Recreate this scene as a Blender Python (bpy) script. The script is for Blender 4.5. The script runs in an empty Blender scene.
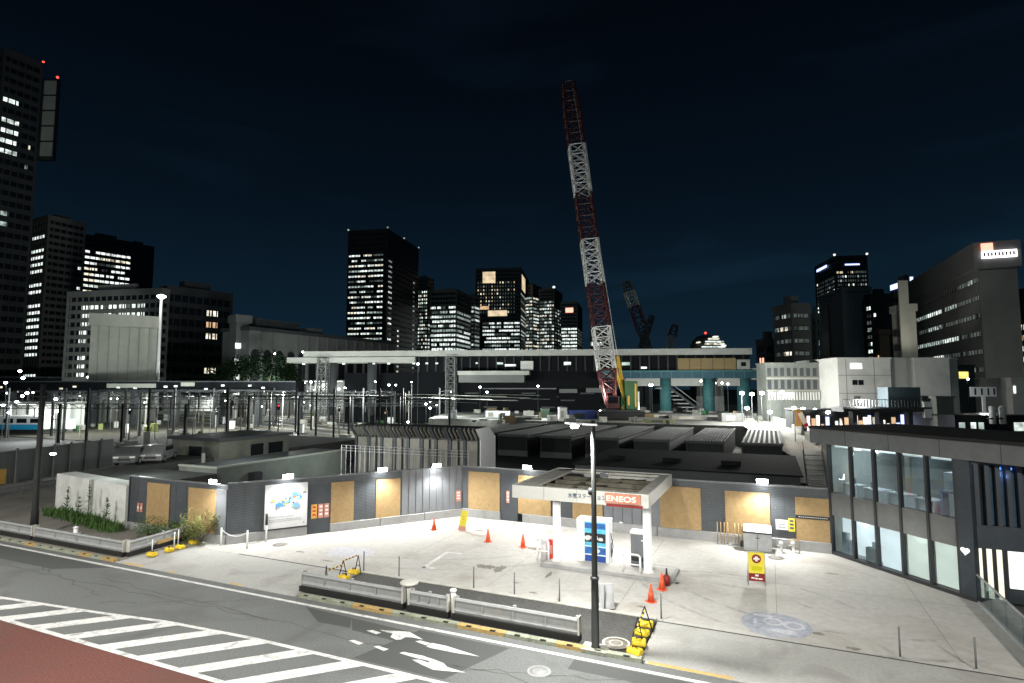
import bpy, math, random
from mathutils import Matrix, Vector
rnd = random.Random(7)
SC = bpy.context.scene
COL = SC.collection
R = math.radians
# ------------------------------------------------------------------ camera geometry (X along the road, Y across it)
F = 577.0; H = 9.0; PT = math.atan(46.5 / F); YW = R(23.9)
cp, sp_ = math.cos(PT), math.sin(PT); cy, sy = math.cos(YW), math.sin(YW)
def ray(x, y):
    a = (x - 512) / F; b = (341.5 - y) / F
    fw = cp - b * sp_
    return a / fw, (sp_ + b * cp) / fw
def world(a, d): return (cy * a - sy * d, sy * a + cy * d)
def G(x, y, z=0.0):
    a, u = ray(x, y); d = (z - H) / u
    s, p = world(a * d, d); return (s, p, z)
def D(x, y, d):
    a, u = ray(x, y); s, p = world(a * d, d); return (s, p, H + u * d)
def onp(x, y, p):
    a, u = ray(x, y); s, q = world(a, 1.0); d = p / q
    return (s * d, p, H + u * d)

# ------------------------------------------------------------------ mesh builder
class MB:
    def __init__(s, xf=None): s.v = []; s.f = []; s.m = []; s.xf = xf; s.mi = 0; s.sm = []; s.smooth = False
    def add(s, vs, fs):
        b = len(s.v)
        for q in vs:
            q = Vector(q)
            s.v.append(tuple(s.xf @ q) if s.xf is not None else tuple(q))
        for f in fs:
            s.f.append(tuple(b + i for i in f)); s.m.append(s.mi); s.sm.append(s.smooth)
        return s
    def box(s, x0, x1, y0, y1, z0, z1):
        return s.add([(x0,y0,z0),(x1,y0,z0),(x1,y1,z0),(x0,y1,z0),(x0,y0,z1),(x1,y0,z1),(x1,y1,z1),(x0,y1,z1)],
                     [(3,2,1,0),(4,5,6,7),(0,1,5,4),(1,2,6,5),(2,3,7,6),(3,0,4,7)])
    def bar(s, p, q, w, h=None, up=(0,0,1)):
        h = h or w; p = Vector(p); q = Vector(q); d = (q - p)
        if d.length < 1e-6: return s
        d.normalize(); u = Vector(up)
        if abs(d.dot(u)) > .98: u = Vector((0,1,0))
        a = d.cross(u).normalized() * (w / 2); b = a.cross(d).normalized() * (h / 2)
        vs = [p-a-b, p+a-b, p+a+b, p-a+b, q-a-b, q+a-b, q+a+b, q-a+b]
        return s.add(vs, [(0,1,2,3),(7,6,5,4),(4,5,1,0),(5,6,2,1),(6,7,3,2),(7,4,0,3)])
    def tube(s, p, q, r, r2=None, n=8, cap=True):
        r2 = r if r2 is None else r2; p = Vector(p); q = Vector(q); d = (q - p)
        if d.length < 1e-6: return s
        d.normalize(); u = Vector((0,0,1)) if abs(d.z) < .95 else Vector((1,0,0))
        a = d.cross(u).normalized(); b = d.cross(a).normalized(); vs = []
        for c, rr in ((p, r), (q, r2)):
            for i in range(n):
                t = 2 * math.pi * i / n
                vs.append(c + a * (rr * math.cos(t)) + b * (rr * math.sin(t)))
        fs = [(i, (i+1) % n, n + (i+1) % n, n + i) for i in range(n)]
        if cap: fs += [tuple(range(n))[::-1], tuple(range(n, 2*n))]
        sm = s.smooth; s.smooth = n > 5; s.add(vs, fs); s.smooth = sm
        return s
    def path(s, pts, r, n=8):
        for a, b in zip(pts, pts[1:]): s.tube(a, b, r, n=n)
        return s
    def lathe(s, prof, c=(0,0,0), n=20):
        vs = []; fs = []
        for (r, z) in prof:
            for i in range(n):
                t = 2*math.pi*i/n; vs.append((c[0]+r*math.cos(t), c[1]+r*math.sin(t), c[2]+z))
        for k in range(len(prof)-1):
            for i in range(n):
                j = (i+1) % n; fs.append((k*n+i, k*n+j, (k+1)*n+j, (k+1)*n+i))
        fs.append(tuple(range(n))[::-1]); fs.append(tuple((len(prof)-1)*n+i for i in range(n)))
        sm = s.smooth; s.smooth = n > 6; s.add(vs, fs); s.smooth = sm
        return s
    def prism(s, poly, z0, z1):
        n = len(poly); vs = [(x,y,z0) for x,y in poly] + [(x,y,z1) for x,y in poly]
        A = sum(poly[i][0]*poly[(i+1)%n][1]-poly[(i+1)%n][0]*poly[i][1] for i in range(n))
        fs = [tuple(range(n))[::-1], tuple(range(n,2*n))] + [(i,(i+1)%n,n+(i+1)%n,n+i) for i in range(n)]
        if A < 0: fs = [f[::-1] for f in fs]
        return s.add(vs, fs)
    def extr(s, poly, x0, x1):          # (y,z) outline extruded along x
        n = len(poly); vs = [(x0,y,z) for y,z in poly] + [(x1,y,z) for y,z in poly]
        return s.add(vs, [tuple(range(n))[::-1], tuple(range(n,2*n))] + [(i,(i+1)%n,n+(i+1)%n,n+i) for i in range(n)])
    def sheet(s, poly, z):
        n = len(poly); A = sum(poly[i][0]*poly[(i+1)%n][1]-poly[(i+1)%n][0]*poly[i][1] for i in range(n))
        f = tuple(range(n)); return s.add([(x,y,z) for x,y in poly], [f if A > 0 else f[::-1]])
    def build(s, name, mat, parent=None, bevel=0, label=None):
        me = bpy.data.meshes.new(name); me.from_pydata(s.v, [], s.f); me.validate()
        mats = mat if isinstance(mat, (list, tuple)) else [mat]
        for m in mats: me.materials.append(m)
        if len(me.polygons) == len(s.m):
            me.polygons.foreach_set('material_index', s.m); me.polygons.foreach_set('use_smooth', s.sm)
        me.update()
        o = bpy.data.objects.new(name, me); COL.objects.link(o)
        if parent is not None: o.parent = parent
        if bevel:
            b = o.modifiers.new('b', 'BEVEL'); b.width = bevel; b.segments = 2; b.limit_method = 'ANGLE'
        if label: o['label'] = label
        return o
def tag(o, label, cat, group=None):
    o['label'] = label; o['category'] = cat
    if group: o['group'] = group
    return o
def thing(name, label, cat, loc=(0,0,0), rz=0, group=None):
    o = bpy.data.objects.new(name, None); COL.objects.link(o); o.empty_display_size = .2
    o.location = loc; o.rotation_euler = (0,0,rz); return tag(o, label, cat, group)
def struct(o): o['kind'] = 'structure'; return o
def dup(root, loc, rz=None, label=None):
    kids = {}
    for o in bpy.data.objects:
        if o.parent: kids.setdefault(o.parent.name, []).append(o)
    def cpy(o, par):
        c = o.copy(); COL.objects.link(c)
        if par is not None: c.parent = par
        for ch in kids.get(o.name, []): cpy(ch, c)
        return c
    r = cpy(root, None); r.location = loc
    if rz is not None: r.rotation_euler = (0,0,rz)
    if label: r['label'] = label
    return r

# ------------------------------------------------------------------ materials
def mat(name, col, rough=.7, metal=0., var=.18, scale=3., bump=0., bscale=40., stain=None, stain_amt=.5, stain_scale=.5, spec=.4, wave=None, wave_axis='Z', wave_scale=8., wave_bump=.5, coord='Object'):
    m = bpy.data.materials.new(name); m.use_nodes = True; nt = m.node_tree; N = nt.nodes; L = nt.links
    b = N['Principled BSDF']; b.inputs['Roughness'].default_value = rough; b.inputs['Metallic'].default_value = metal
    b.inputs['Specular IOR Level'].default_value = spec
    tc = N.new('ShaderNodeTexCoord'); geo = N.new('ShaderNodeNewGeometry')
    src = tc.outputs['Object'] if coord == 'Object' else geo.outputs['Position']
    nz = N.new('ShaderNodeTexNoise'); nz.inputs['Scale'].default_value = scale; nz.inputs['Detail'].default_value = 8; nz.inputs['Roughness'].default_value = .65
    L.new(src, nz.inputs['Vector'])
    mr = N.new('ShaderNodeMapRange'); mr.inputs[1].default_value = .3; mr.inputs[2].default_value = .7
    mr.inputs[3].default_value = 1 - var; mr.inputs[4].default_value = 1 + var
    L.new(nz.outputs['Fac'], mr.inputs[0])
    mx = N.new('ShaderNodeMix'); mx.data_type = 'RGBA'; mx.blend_type = 'MULTIPLY'; mx.inputs[0].default_value = 1
    mx.inputs[6].default_value = (*col, 1); L.new(mr.outputs[0], mx.inputs[7]); out = mx.outputs[2]
    if stain is not None:
        n2 = N.new('ShaderNodeTexNoise'); n2.inputs['Scale'].default_value = stain_scale; n2.inputs['Detail'].default_value = 6; n2.inputs['Distortion'].default_value = .8
        L.new(src, n2.inputs['Vector'])
        m2 = N.new('ShaderNodeMapRange'); m2.inputs[1].default_value = .5; m2.inputs[2].default_value = .72; m2.inputs[3].default_value = 0; m2.inputs[4].default_value = stain_amt
        L.new(n2.outputs['Fac'], m2.inputs[0])
        x2 = N.new('ShaderNodeMix'); x2.data_type = 'RGBA'; L.new(m2.outputs[0], x2.inputs[0]); L.new(out, x2.inputs[6]); x2.inputs[7].default_value = (*stain, 1); out = x2.outputs[2]
    hgt = None
    if wave is not None:
        w = N.new('ShaderNodeTexWave'); w.wave_type = 'BANDS'; w.bands_direction = wave_axis; w.inputs['Scale'].default_value = wave_scale; w.inputs['Distortion'].default_value = wave
        w.inputs['Detail'].default_value = 2
        L.new(src, w.inputs['Vector']); hgt = w.outputs['Fac']
        x3 = N.new('ShaderNodeMix'); x3.data_type = 'RGBA'; x3.blend_type = 'MULTIPLY'; x3.inputs[0].default_value = .35
        L.new(out, x3.inputs[6]); L.new(w.outputs['Color'], x3.inputs[7]); out = x3.outputs[2]
    L.new(out, b.inputs['Base Color'])
    if bump or wave is not None:
        bp = N.new('ShaderNodeBump'); bp.inputs['Strength'].default_value = wave_bump if wave is not None else bump; bp.inputs['Distance'].default_value = .02
        if hgt is None:
            n3 = N.new('ShaderNodeTexNoise'); n3.inputs['Scale'].default_value = bscale; n3.inputs['Detail'].default_value = 5; L.new(src, n3.inputs['Vector']); hgt = n3.outputs['Fac']
        L.new(hgt, bp.inputs['Height']); L.new(bp.outputs[0], b.inputs['Normal'])
    rr = N.new('ShaderNodeMapRange'); rr.inputs[3].default_value = max(0, rough-.12); rr.inputs[4].default_value = min(1, rough+.12)
    L.new(nz.outputs['Fac'], rr.inputs[0]); L.new(rr.outputs[0], b.inputs['Roughness'])
    return m
def emit(name, col, st, sample=False, var=0., scale=1.):
    m = bpy.data.materials.new(name); m.use_nodes = True; nt = m.node_tree; N = nt.nodes; L = nt.links
    b = N['Principled BSDF']; b.inputs['Base Color'].default_value = (*[c*.5 for c in col], 1); b.inputs['Emission Color'].default_value = (*col, 1); b.inputs['Emission Strength'].default_value = st
    if var:
        tc = N.new('ShaderNodeNewGeometry'); nz = N.new('ShaderNodeTexNoise'); nz.inputs['Scale'].default_value = scale; nz.inputs['Detail'].default_value = 4
        L.new(tc.outputs['Position'], nz.inputs['Vector'])
        mr = N.new('ShaderNodeMapRange'); mr.inputs[1].default_value = .35; mr.inputs[2].default_value = .65; mr.inputs[3].default_value = st*(1-var); mr.inputs[4].default_value = st*(1+var)
        L.new(nz.outputs['Fac'], mr.inputs[0]); L.new(mr.outputs[0], b.inputs['Emission Strength'])
    if not sample: m.cycles.emission_sampling = 'NONE'
    return m
def glass(name, tint=(.75,.82,.85), refl=.12):
    m = bpy.data.materials.new(name); m.use_nodes = True; nt = m.node_tree; N = nt.nodes; L = nt.links
    N.remove(N['Principled BSDF']); o = N['Material Output']
    t = N.new('ShaderNodeBsdfTransparent'); t.inputs[0].default_value = (*tint, 1)
    g = N.new('ShaderNodeBsdfGlossy'); g.inputs['Roughness'].default_value = .03; g.inputs[0].default_value = (.9,.95,1,1)
    fr = N.new('ShaderNodeLayerWeight'); fr.inputs[0].default_value = .5; pw = N.new('ShaderNodeMath'); pw.operation = 'POWER'; pw.inputs[1].default_value = 4; L.new(fr.outputs['Facing'], pw.inputs[0])
    ad = N.new('ShaderNodeMath'); ad.operation = 'ADD'; ad.use_clamp = True; ad.inputs[1].default_value = refl; L.new(pw.outputs[0], ad.inputs[0])
    mx = N.new('ShaderNodeMixShader'); L.new(ad.outputs[0], mx.inputs[0]); L.new(t.outputs[0], mx.inputs[1]); L.new(g.outputs[0], mx.inputs[2]); L.new(mx.outputs[0], o.inputs[0])
    return m

M = {}
M['ground'] = mat('ground_dark', (.045,.045,.042), .9, var=.35, scale=.6, coord='P')
M['asphalt'] = mat('asphalt', (.134,.141,.14), .85, var=.34, scale=16, bump=.5, bscale=90, stain=(.088,.092,.092), stain_amt=.75, stain_scale=.4, coord='P')
M['asphalt_patch'] = mat('asphalt_patch', (.07,.075,.073), .85, var=.22, scale=30, bump=.3, bscale=140, coord='P')
M['sidewalk_asphalt'] = mat('sidewalk_asphalt', (.06,.06,.058), .9, var=.5, scale=9, bump=.35, bscale=120, stain=(.09,.09,.085), stain_amt=.6, stain_scale=.9, coord='P')
M['red'] = mat('red_asphalt', (.125,.045,.036), .9, var=.45, scale=14, bump=.4, bscale=120, stain=(.09,.05,.04), stain_amt=.6, stain_scale=.5, coord='P')
M['concrete'] = mat('site_concrete', (.44,.428,.405), .85, var=.12, scale=3.2, bump=.15, bscale=60, stain=(.29,.262,.22), stain_amt=.65, stain_scale=.34, coord='P')
M['apron'] = mat('apron_concrete', (.36,.36,.345), .88, var=.13, scale=9, bump=.15, bscale=80, stain=(.24,.235,.22), stain_amt=.75, stain_scale=.55, coord='P')
M['dirt'] = mat('gravelly_pavement', (.2,.19,.17), .95, var=.35, scale=18, bump=.6, bscale=60, stain=(.12,.115,.1), stain_amt=.7, stain_scale=.5, coord='P')
M['joint'] = mat('joint', (.05,.048,.045), .9, coord='P')
M['stain'] = mat('oil_stain', (.2,.185,.16), .8, var=.4, scale=4, coord='P')
M['paint'] = mat('road_paint', (.62,.62,.61), .75, var=.22, scale=9, stain=(.24,.24,.235), stain_amt=.75, stain_scale=2.6, coord='P')
M['paint_yellow'] = mat('yellow_paint', (.5,.34,.12), .7, var=.2, scale=14, stain=(.4,.3,.16), stain_amt=.6, stain_scale=4, coord='P')
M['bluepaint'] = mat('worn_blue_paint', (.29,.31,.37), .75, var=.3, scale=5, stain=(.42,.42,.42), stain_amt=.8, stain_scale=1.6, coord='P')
M['palepaint'] = mat('worn_pale_paint', (.45,.455,.5), .75, var=.2, scale=6, stain=(.4,.39,.38), stain_amt=.8, stain_scale=1.4, coord='P')
M['kerb'] = mat('kerb_concrete', (.27,.29,.22), .9, var=.25, scale=7, coord='P', stain=(.15,.15,.11), stain_amt=.6, stain_scale=2)
M['kerb_y'] = mat('kerb_yellow', (.4,.27,.1), .85, var=.3, scale=7, coord='P', stain=(.25,.22,.15), stain_amt=.7, stain_scale=3)
M['black'] = mat('black_rubber', (.012,.012,.012), .75)
M['white'] = mat('white_steel', (.74,.74,.74), .42, var=.06, stain=(.5,.49,.46), stain_amt=.35, stain_scale=1.5)
M['galv'] = mat('galvanised_steel', (.42,.43,.44), .45, .55, var=.15)
M['rail'] = mat('guard_beam', (.27,.28,.285), .6, .1, var=.12, stain=(.33,.32,.3), stain_amt=.5, stain_scale=2.5)
M['fence'] = mat('hoarding_steel', (.085,.095,.105), .5, .1, var=.12, scale=2, wave=.0, wave_axis='Z', wave_scale=3.4, wave_bump=.25, stain=(.06,.068,.075), stain_amt=.5, stain_scale=.7)
M['fence_v'] = mat('hoarding_ribbed', (.17,.18,.195), .5, .1, var=.1, scale=2)
M['fence_d'] = mat('hoarding_door', (.05,.058,.068), .5, var=.1)
M['cap'] = mat('hoarding_cap', (.17,.18,.19), .5, .3)
M['wood'] = mat('timber_panel', (.42,.285,.135), .7, var=.16, scale=5, wave=1.5, wave_axis='Z', wave_scale=5.2, wave_bump=.4, stain=(.34,.22,.085), stain_amt=.5, stain_scale=1.4)
M['base'] = mat('barrier_concrete', (.29,.29,.29), .85, var=.12, scale=4, stain=(.19,.19,.185), stain_amt=.5, stain_scale=.8)
M['wallconc'] = mat('white_concrete_wall', (.62,.63,.61), .85, var=.1, scale=3, bump=.1, bscale=20, stain=(.44,.44,.42), stain_amt=.6, stain_scale=.6)
M['signhalo'] = mat('sign_halo_salmon', (.46,.19,.12), .5, var=.08)
M['panelgrey'] = mat('canopy_cladding', (.5,.5,.47), .5, var=.06, scale=1.5, stain=(.4,.4,.37), stain_amt=.4, stain_scale=.6)
M['rooflt'] = mat('canopy_rim', (.45,.44,.4), .7, var=.15, stain=(.28,.26,.22), stain_amt=.6, stain_scale=1)
M['roofdark'] = mat('canopy_roof_deck', (.11,.1,.075), .9, var=.4, scale=3, stain=(.05,.048,.04), stain_amt=.7, stain_scale=.8)
M['dark'] = mat('dark_metal', (.03,.032,.035), .5, .3)
M['darkblue'] = mat('dark_blue_cladding', (.035,.045,.055), .5, .2, var=.15)
M['bldgrey'] = mat('grey_cladding', (.13,.137,.137), .55, .1, var=.15, scale=2, stain=(.1,.105,.105), stain_amt=.5)
M['pole'] = mat('dark_pole', (.013,.015,.014), .75, .1)
M['orange'] = mat('cone_orange', (.72,.1,.035), .5, var=.1)
M['conewhite'] = mat('cone_band', (.7,.6,.55), .5)
M['yellow'] = mat('weight_yellow', (.72,.5,.02), .5, var=.15, stain=(.4,.28,.03), stain_amt=.5, stain_scale=5)
M['signyellow'] = mat('sign_yellow', (.66,.56,.05), .5, var=.08)
M['signyellowd'] = mat('sign_yellow_block', (.48,.46,.0), .5, var=.08)
M['signred'] = mat('sign_red', (.2,.016,.014), .5, var=.08)
M['red_s'] = mat('red_paint', (.55,.035,.02), .45, var=.1)
M['redlt'] = mat('pale_red_sign', (.52,.24,.19), .5)
M['orangesign'] = mat('orange_sign', (.6,.36,.08), .5)
M['text'] = mat('navy_letter', (.03,.06,.11), .5)
M['white_t'] = mat('white_lettering', (.75,.75,.72), .5)
M['grey_t'] = mat('grey_print', (.3,.32,.33), .6)
M['poster'] = mat('poster_white', (.6,.6,.61), .6, var=.03)
M['grass'] = mat('weed_leaf', (.05,.11,.022), .7, var=.4, scale=8)
M['grass_y'] = mat('dry_weed_leaf', (.17,.19,.06), .7, var=.4, scale=8)
M['leaf'] = mat('tree_leaf', (.01,.022,.009), .85, var=.4, scale=2, spec=.03)
M['bark'] = mat('bark', (.06,.045,.03), .9)
M['ltpanel'] = mat('barrier_panel', (.2,.19,.165), .7, var=.2, scale=2, stain=(.12,.115,.1), stain_amt=.6)
M['ltcap'] = mat('barrier_end_panel', (.5,.5,.5), .6, var=.1)
M['ochre'] = mat('plaster_wall', (.15,.155,.13), .85, var=.2, scale=1, stain=(.08,.085,.075), stain_amt=.6)
M['shed'] = mat('shed_roof', (.022,.024,.024), .95, var=.4, scale=1.5, spec=.05)
M['roof_felt'] = mat('roof_felt', (.016,.018,.02), .95, var=.4, scale=.8, spec=.04)
M['shedlt'] = mat('shed_edge', (.2,.2,.185), .7, var=.4, scale=4)
M['white_fac'] = mat('white_facade', (.58,.58,.55), .8, var=.08, scale=.6, stain=(.36,.36,.33), stain_amt=.5, stain_scale=.25)
M['grey_fac'] = mat('grey_facade', (.16,.175,.16), .8, var=.2, scale=.6)
M['teal'] = mat('teal_steel', (.055,.17,.18), .6, .1, var=.25, scale=1.2, stain=(.04,.13,.14), stain_amt=.5)
M['bluegird'] = mat('blue_girder', (.03,.085,.12), .6, .1, var=.25)
M['tan'] = mat('tan_barrier', (.25,.18,.085), .7, var=.15)
M['bridge'] = mat('bridge_fascia', (.42,.42,.39), .8, var=.12, scale=.5)
M['crane_r'] = mat('crane_red', (.055,.012,.012), .5, .1, var=.2)
M['crane_w'] = mat('crane_white', (.6,.6,.58), .5, .1, var=.1)
M['crane_y'] = mat('crane_yellow', (.6,.38,.04), .5)
M['crane_g'] = mat('crane_green', (.02,.085,.025), .5)
M['blue'] = mat('blue_panel', (.03,.12,.36), .5, var=.4, scale=4)
M['trainblue'] = mat('train_blue', (.02,.3,.55), .4, var=.1)
M['cyan'] = mat('poster_cyan', (.1,.45,.68), .5, var=.3, scale=5)
M['navy'] = mat('poster_navy', (.02,.06,.25), .5, var=.3, scale=5)
M['bluetarp'] = mat('blue_tarp', (.05,.08,.3), .6, var=.3)
M['gravel'] = mat('track_ballast', (.06,.052,.036), .95, var=.5, scale=1.2, stain=(.02,.021,.016), stain_amt=.7, stain_scale=.05, coord='P')
M['yardconc'] = mat('yard_concrete', (.22,.22,.2), .9, var=.4, scale=.5, stain=(.06,.065,.055), stain_amt=.8, stain_scale=.12, coord='P')
M['ramp'] = mat('ramp_concrete', (.42,.42,.38), .85, var=.15, scale=1, stain=(.25,.24,.2), stain_amt=.5, stain_scale=.4, coord='P')
M['b_black'] = mat('tower_dark', (.02,.022,.026), .4, .2, var=.2, scale=.2)
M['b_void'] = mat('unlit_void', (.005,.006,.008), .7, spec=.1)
M['b_mast'] = mat('mast_steel', (.022,.024,.024), .6, .2)
M['b_dark'] = mat('tower_charcoal', (.05,.055,.06), .6, var=.2, scale=.2)
M['b_grey'] = mat('tower_grey', (.16,.165,.16), .8, var=.15, scale=.2)
M['b_light'] = mat('tower_pale', (.35,.35,.31), .8, var=.12, scale=.2)
M['b_glass'] = mat('tower_glass', (.012,.016,.022), .25, var=.3, scale=.1)
M['b_bluegrey'] = mat('tower_bluegrey', (.05,.075,.09), .6, var=.15, scale=.2)
M['b_brown'] = mat('tower_brown', (.1,.07,.05), .7, var=.15, scale=.2)
M['carw'] = mat('car_silver', (.14,.145,.15), .3, .4, var=.05)
M['carw2'] = mat('car_pale', (.2,.2,.2), .3, .1, var=.05)
M['glassdark'] = mat('dark_glass', (.01,.012,.015), .12)
E_ = {}
E_['cool'] = emit('window_cool', (.88,1,.93), .56, var=.7, scale=.5)
E_['warm'] = emit('window_warm', (1,.93,.74), .48, var=.75, scale=.5)
E_['dim'] = emit('window_dim', (.78,.95,.87), .2, var=.85, scale=.5)
E_['faint'] = emit('window_faint', (.6,.72,.66), .034, var=.9, scale=.2)
E_['orange'] = emit('window_orange', (1,.66,.38), .42, var=.3, scale=.4)
E_['gold'] = emit('crown_gold', (1,.78,.5), .42, var=.25, scale=.2)
E_['bright'] = emit('window_bright', (.93,1,.96), .6, var=.6, scale=.5)
E_['bluew'] = emit('sign_bluewhite', (.45,.55,1), 1.3)
E_['redl'] = emit('red_beacon', (1,.07,.05), 1.6)
E_['sign_red'] = emit('sign_red_light', (1,.35,.25), 1.2)
E_['lamp'] = emit('lamp_lens', (1,1,.96), 40)
E_['yardlamp'] = emit('yard_lamp_lens', (.93,1,.97), 14)
E_['softlamp'] = emit('soft_lamp', (1,.97,.9), 3)
E_['pane'] = emit('lit_blind_white', (1,.99,.94), .6, var=.12, scale=1.2)
E_['cream'] = emit('lit_blind_cream', (1,.95,.76), .5, var=.1, scale=1.2)
E_['sign_glow'] = emit('glow_letter', (1,.8,.68), .55)
E_['signbox'] = emit('glow_sign_box', (1,.24,.15), .2)
E_['whitesign'] = emit('white_sign_light', (1,.97,1), 1.6)
E_['shop'] = emit('shop_lights', (1,.86,.75), .9, var=.9, scale=1.2)
E_['platform'] = emit('platform_light', (.95,1,.97), 3, var=.4, scale=.2)
E_['yellowlit'] = emit('yellow_window', (.95,.75,.2), .6, var=.5, scale=.5)
E_['bluelamp'] = emit('blue_lamp', (.1,.3,1), .9)
E_['pinkwhite'] = emit('shop_pink', (1,.75,.8), 1.2, var=.6, scale=2)
GL = glass('window_glass', (.74,.82,.86), .08)
GLR = glass('balustrade_glass', (.8,.88,.88), .06)

# ================================================================== THE GROUND
g = MB().sheet([(-2500,-60),(2500,-60),(2500,3500),(-2500,3500)], -.12).build('ground', M['ground']); struct(g)
road = MB().sheet([(-400,13.2),(200,13.2),(200,19.72),(-400,19.72)], .0).build('road', M['asphalt']); struct(road)
redp = MB().sheet([(-400,-8),(200,-8),(200,13.18),(-400,13.18)], .0).build('red_pavement', M['red']); struct(redp)
def gp(x, y): q = G(x, y); return (q[0], q[1])
def paint(name, polys, m=None, z=.004, parent=road):
    mb = MB()
    for pl in polys: mb.sheet(pl, z)
    return mb.build(name, m or M['paint'], parent)
paint('edge_line', [[(-300,19.16),(100,19.16),(100,19.33),(-300,19.33)]])
paint('border_line', [[(-300,13.18),(100,13.18),(100,13.38),(-300,13.38)]], z=.008)
up = [(-300,8.5),(-60,11.3),(-30.58,14.53),(-24.88,15.2),(-21.6,15.68),(-17.4,15.95),(-14,15.98),(100,15.98)]
for (a, b) in zip(up[1:], up[2:]):
    paint('lane_line', [[(a[0],a[1]-.09),(b[0],b[1]-.09),(b[0],b[1]+.09),(a[0],a[1]+.09)]], z=.008)
def upper(s):
    for (a, b) in zip(up, up[1:]):
        if a[0] <= s <= b[0]: return a[1] + (b[1]-a[1])*(s-a[0])/(b[0]-a[0])
    return 15.98
zlo = [gp(x, y)[0] for x, y in [(33,625),(66,635),(100,645),(137.5,657.5),(177,669)]]
pitch = (zlo[-1]-zlo[0])/4
for k in range(-5, 9):
    s0 = zlo[0] + k*pitch; w = pitch*.39; p0 = 13.38
    def hit(s):
        t = 0.0
        while t < 6 and p0 + t*1.02 < upper(s+t) - .09: t += .02
        return t
    tA, tB = hit(s0), hit(s0+w)
    paint('zebra_stripe', [[(s0,p0),(s0+w,p0),(s0+w+tB,p0+tB*1.02),(s0+tA,p0+tA*1.02)]])
def cpx(x, y, ox=345, oy=600, k=5.12): return gp(ox+x/k, oy+y/k)
for pl in ([(110,157),(140,154),(185,168),(160,176)],[(360,212),(385,208),(440,222),(415,232)],[(18,208),(45,205),(95,221),(70,230)],[(145,238),(170,235),(224,252),(198,261)]):
    paint('lane_dash', [[cpx(*q) for q in pl]], z=.004)
paint('lane_arrow', [[cpx(*q) for q in [(180,154),(240,158),(330,163),(400,203),(345,192),(310,190),(285,203),(262,204),(232,190),(245,172),(215,166)]]])
paint('lane_arrow', [[cpx(*q) for q in [(416,238),(445,220),(520,236),(690,290),(560,270),(440,246)]]])
paint('lane_arrow', [[cpx(*q) for q in [(278,272),(300,266),(400,286),(470,310),(505,324),(525,345),(618,372),(520,364),(450,357),(400,335),(342,305),(380,306),(430,322),(432,312),(360,296)]]])
# darker patches: resurfacing, and one window reflection put into the colour
paint('dark_patch', [[(-60,17.6),(-33,17.75),(-30.5,19.1),(-60,19.1)]], M['asphalt_patch'], .003)
paint('dark_patch', [[gp(306,607),gp(352,618),gp(350,628),gp(318,622)],[gp(352,618),gp(420,634),gp(410,645),gp(352,630)]], M['asphalt_patch'], .003)  # tone of the window reflection, put in as dark asphalt
paint('dark_patch', [[(-13.0,16.2),(-9.5,16.2),(-8.5,19.0),(-12.2,19.0)]], M['asphalt_patch'], .002)
paint('dark_patch', [[(-6.2,18.4),(20,18.4),(20,19.1),(-6.2,19.1)]], M['asphalt_patch'], .003)
def ring(cx, cy_, r0, r1, n=28): return [[(cx+r0*math.cos(2*math.pi*i/n), cy_+r0*math.sin(2*math.pi*i/n)),(cx+r1*math.cos(2*math.pi*i/n), cy_+r1*math.sin(2*math.pi*i/n)),(cx+r1*math.cos(2*math.pi*(i+1)/n), cy_+r1*math.sin(2*math.pi*(i+1)/n)),(cx+r0*math.cos(2*math.pi*(i+1)/n), cy_+r0*math.sin(2*math.pi*(i+1)/n))] for i in range(n)]
def disc(cx, cy_, r, n=28, rx=None): return [[(cx+(rx or r)*math.cos(2*math.pi*i/n), cy_+r*math.sin(2*math.pi*i/n)) for i in range(n)]]

q0 = random.Random(9)
for (x0,y0,x1,y1) in ((-45,16.9,-18,17.5),(-30,17.9,-6,17.1),(-26,15.9,-20,18.8),(-12,16.4,-3,18.7),(-38,18.6,-27,16.4)):
    n = 26; pts = [(x0+(x1-x0)*i/n+q0.uniform(-.12,.12), y0+(y1-y0)*i/n+q0.uniform(-.14,.14)) for i in range(n+1)]
    mb = MB()
    for a, b in zip(pts, pts[1:]):
        d = Vector((b[0]-a[0],b[1]-a[1],0)).normalized(); e_ = Vector((-d.y,d.x,0))*q0.uniform(.012,.03)
        mb.add([(a[0]-e_.x,a[1]-e_.y,.0035),(b[0]-e_.x,b[1]-e_.y,.0035),(b[0]+e_.x,b[1]+e_.y,.0035),(a[0]+e_.x,a[1]+e_.y,.0035)], [(0,1,2,3)])
    mb.build('tar_seam', M['asphalt_patch'], road)
# raised sidewalk island and aprons
site = MB().prism([(-30.9,23.4),(10.5,23.4),(10.5,30.9),(7.6,30.9),(2.8,36.5),(-20.2,36.5),(-28.8,24.6),(-30.9,24.6)], -.1, .012).build('site_paving', M['concrete']); struct(site)
ap = MB().prism([(-31.2,19.95),(-18.35,19.95),(-18.35,23.36),(-31.2,23.36)], -.1, .02)
ap.prism([(-4.2,19.95),(40,19.95),(40,23.36),(-4.2,23.36)], -.1, .02)
ap = ap.build('driveway_apron', M['apron']); struct(ap)
sw = MB().prism([(-18.3,19.95),(-4.25,19.95),(-4.25,23.3),(-18.3,23.3)], -.1, .1).build('sidewalk', M['sidewalk_asphalt']); struct(sw)
sl = MB().prism([(-120,20.0),(-31.25,20.0),(-31.25,24.5),(-48,26),(-60,40),(-120,40)], -.1, .06).build('roadside_verge', M['dirt']); struct(sl)
MB().prism([(-18.3,23.31),(-4.25,23.31),(-4.25,23.5),(-18.3,23.5)], -.05, .13).build('edging', M['rooflt'], sw)
for a, b in ((-4.2,40),(-26.6,-18.4)):
    MB().prism([(a,23.37),(b,23.37),(b,23.44),(a,23.44)], -.05, .026).build('drain_joint', M['joint'], site)
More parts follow.
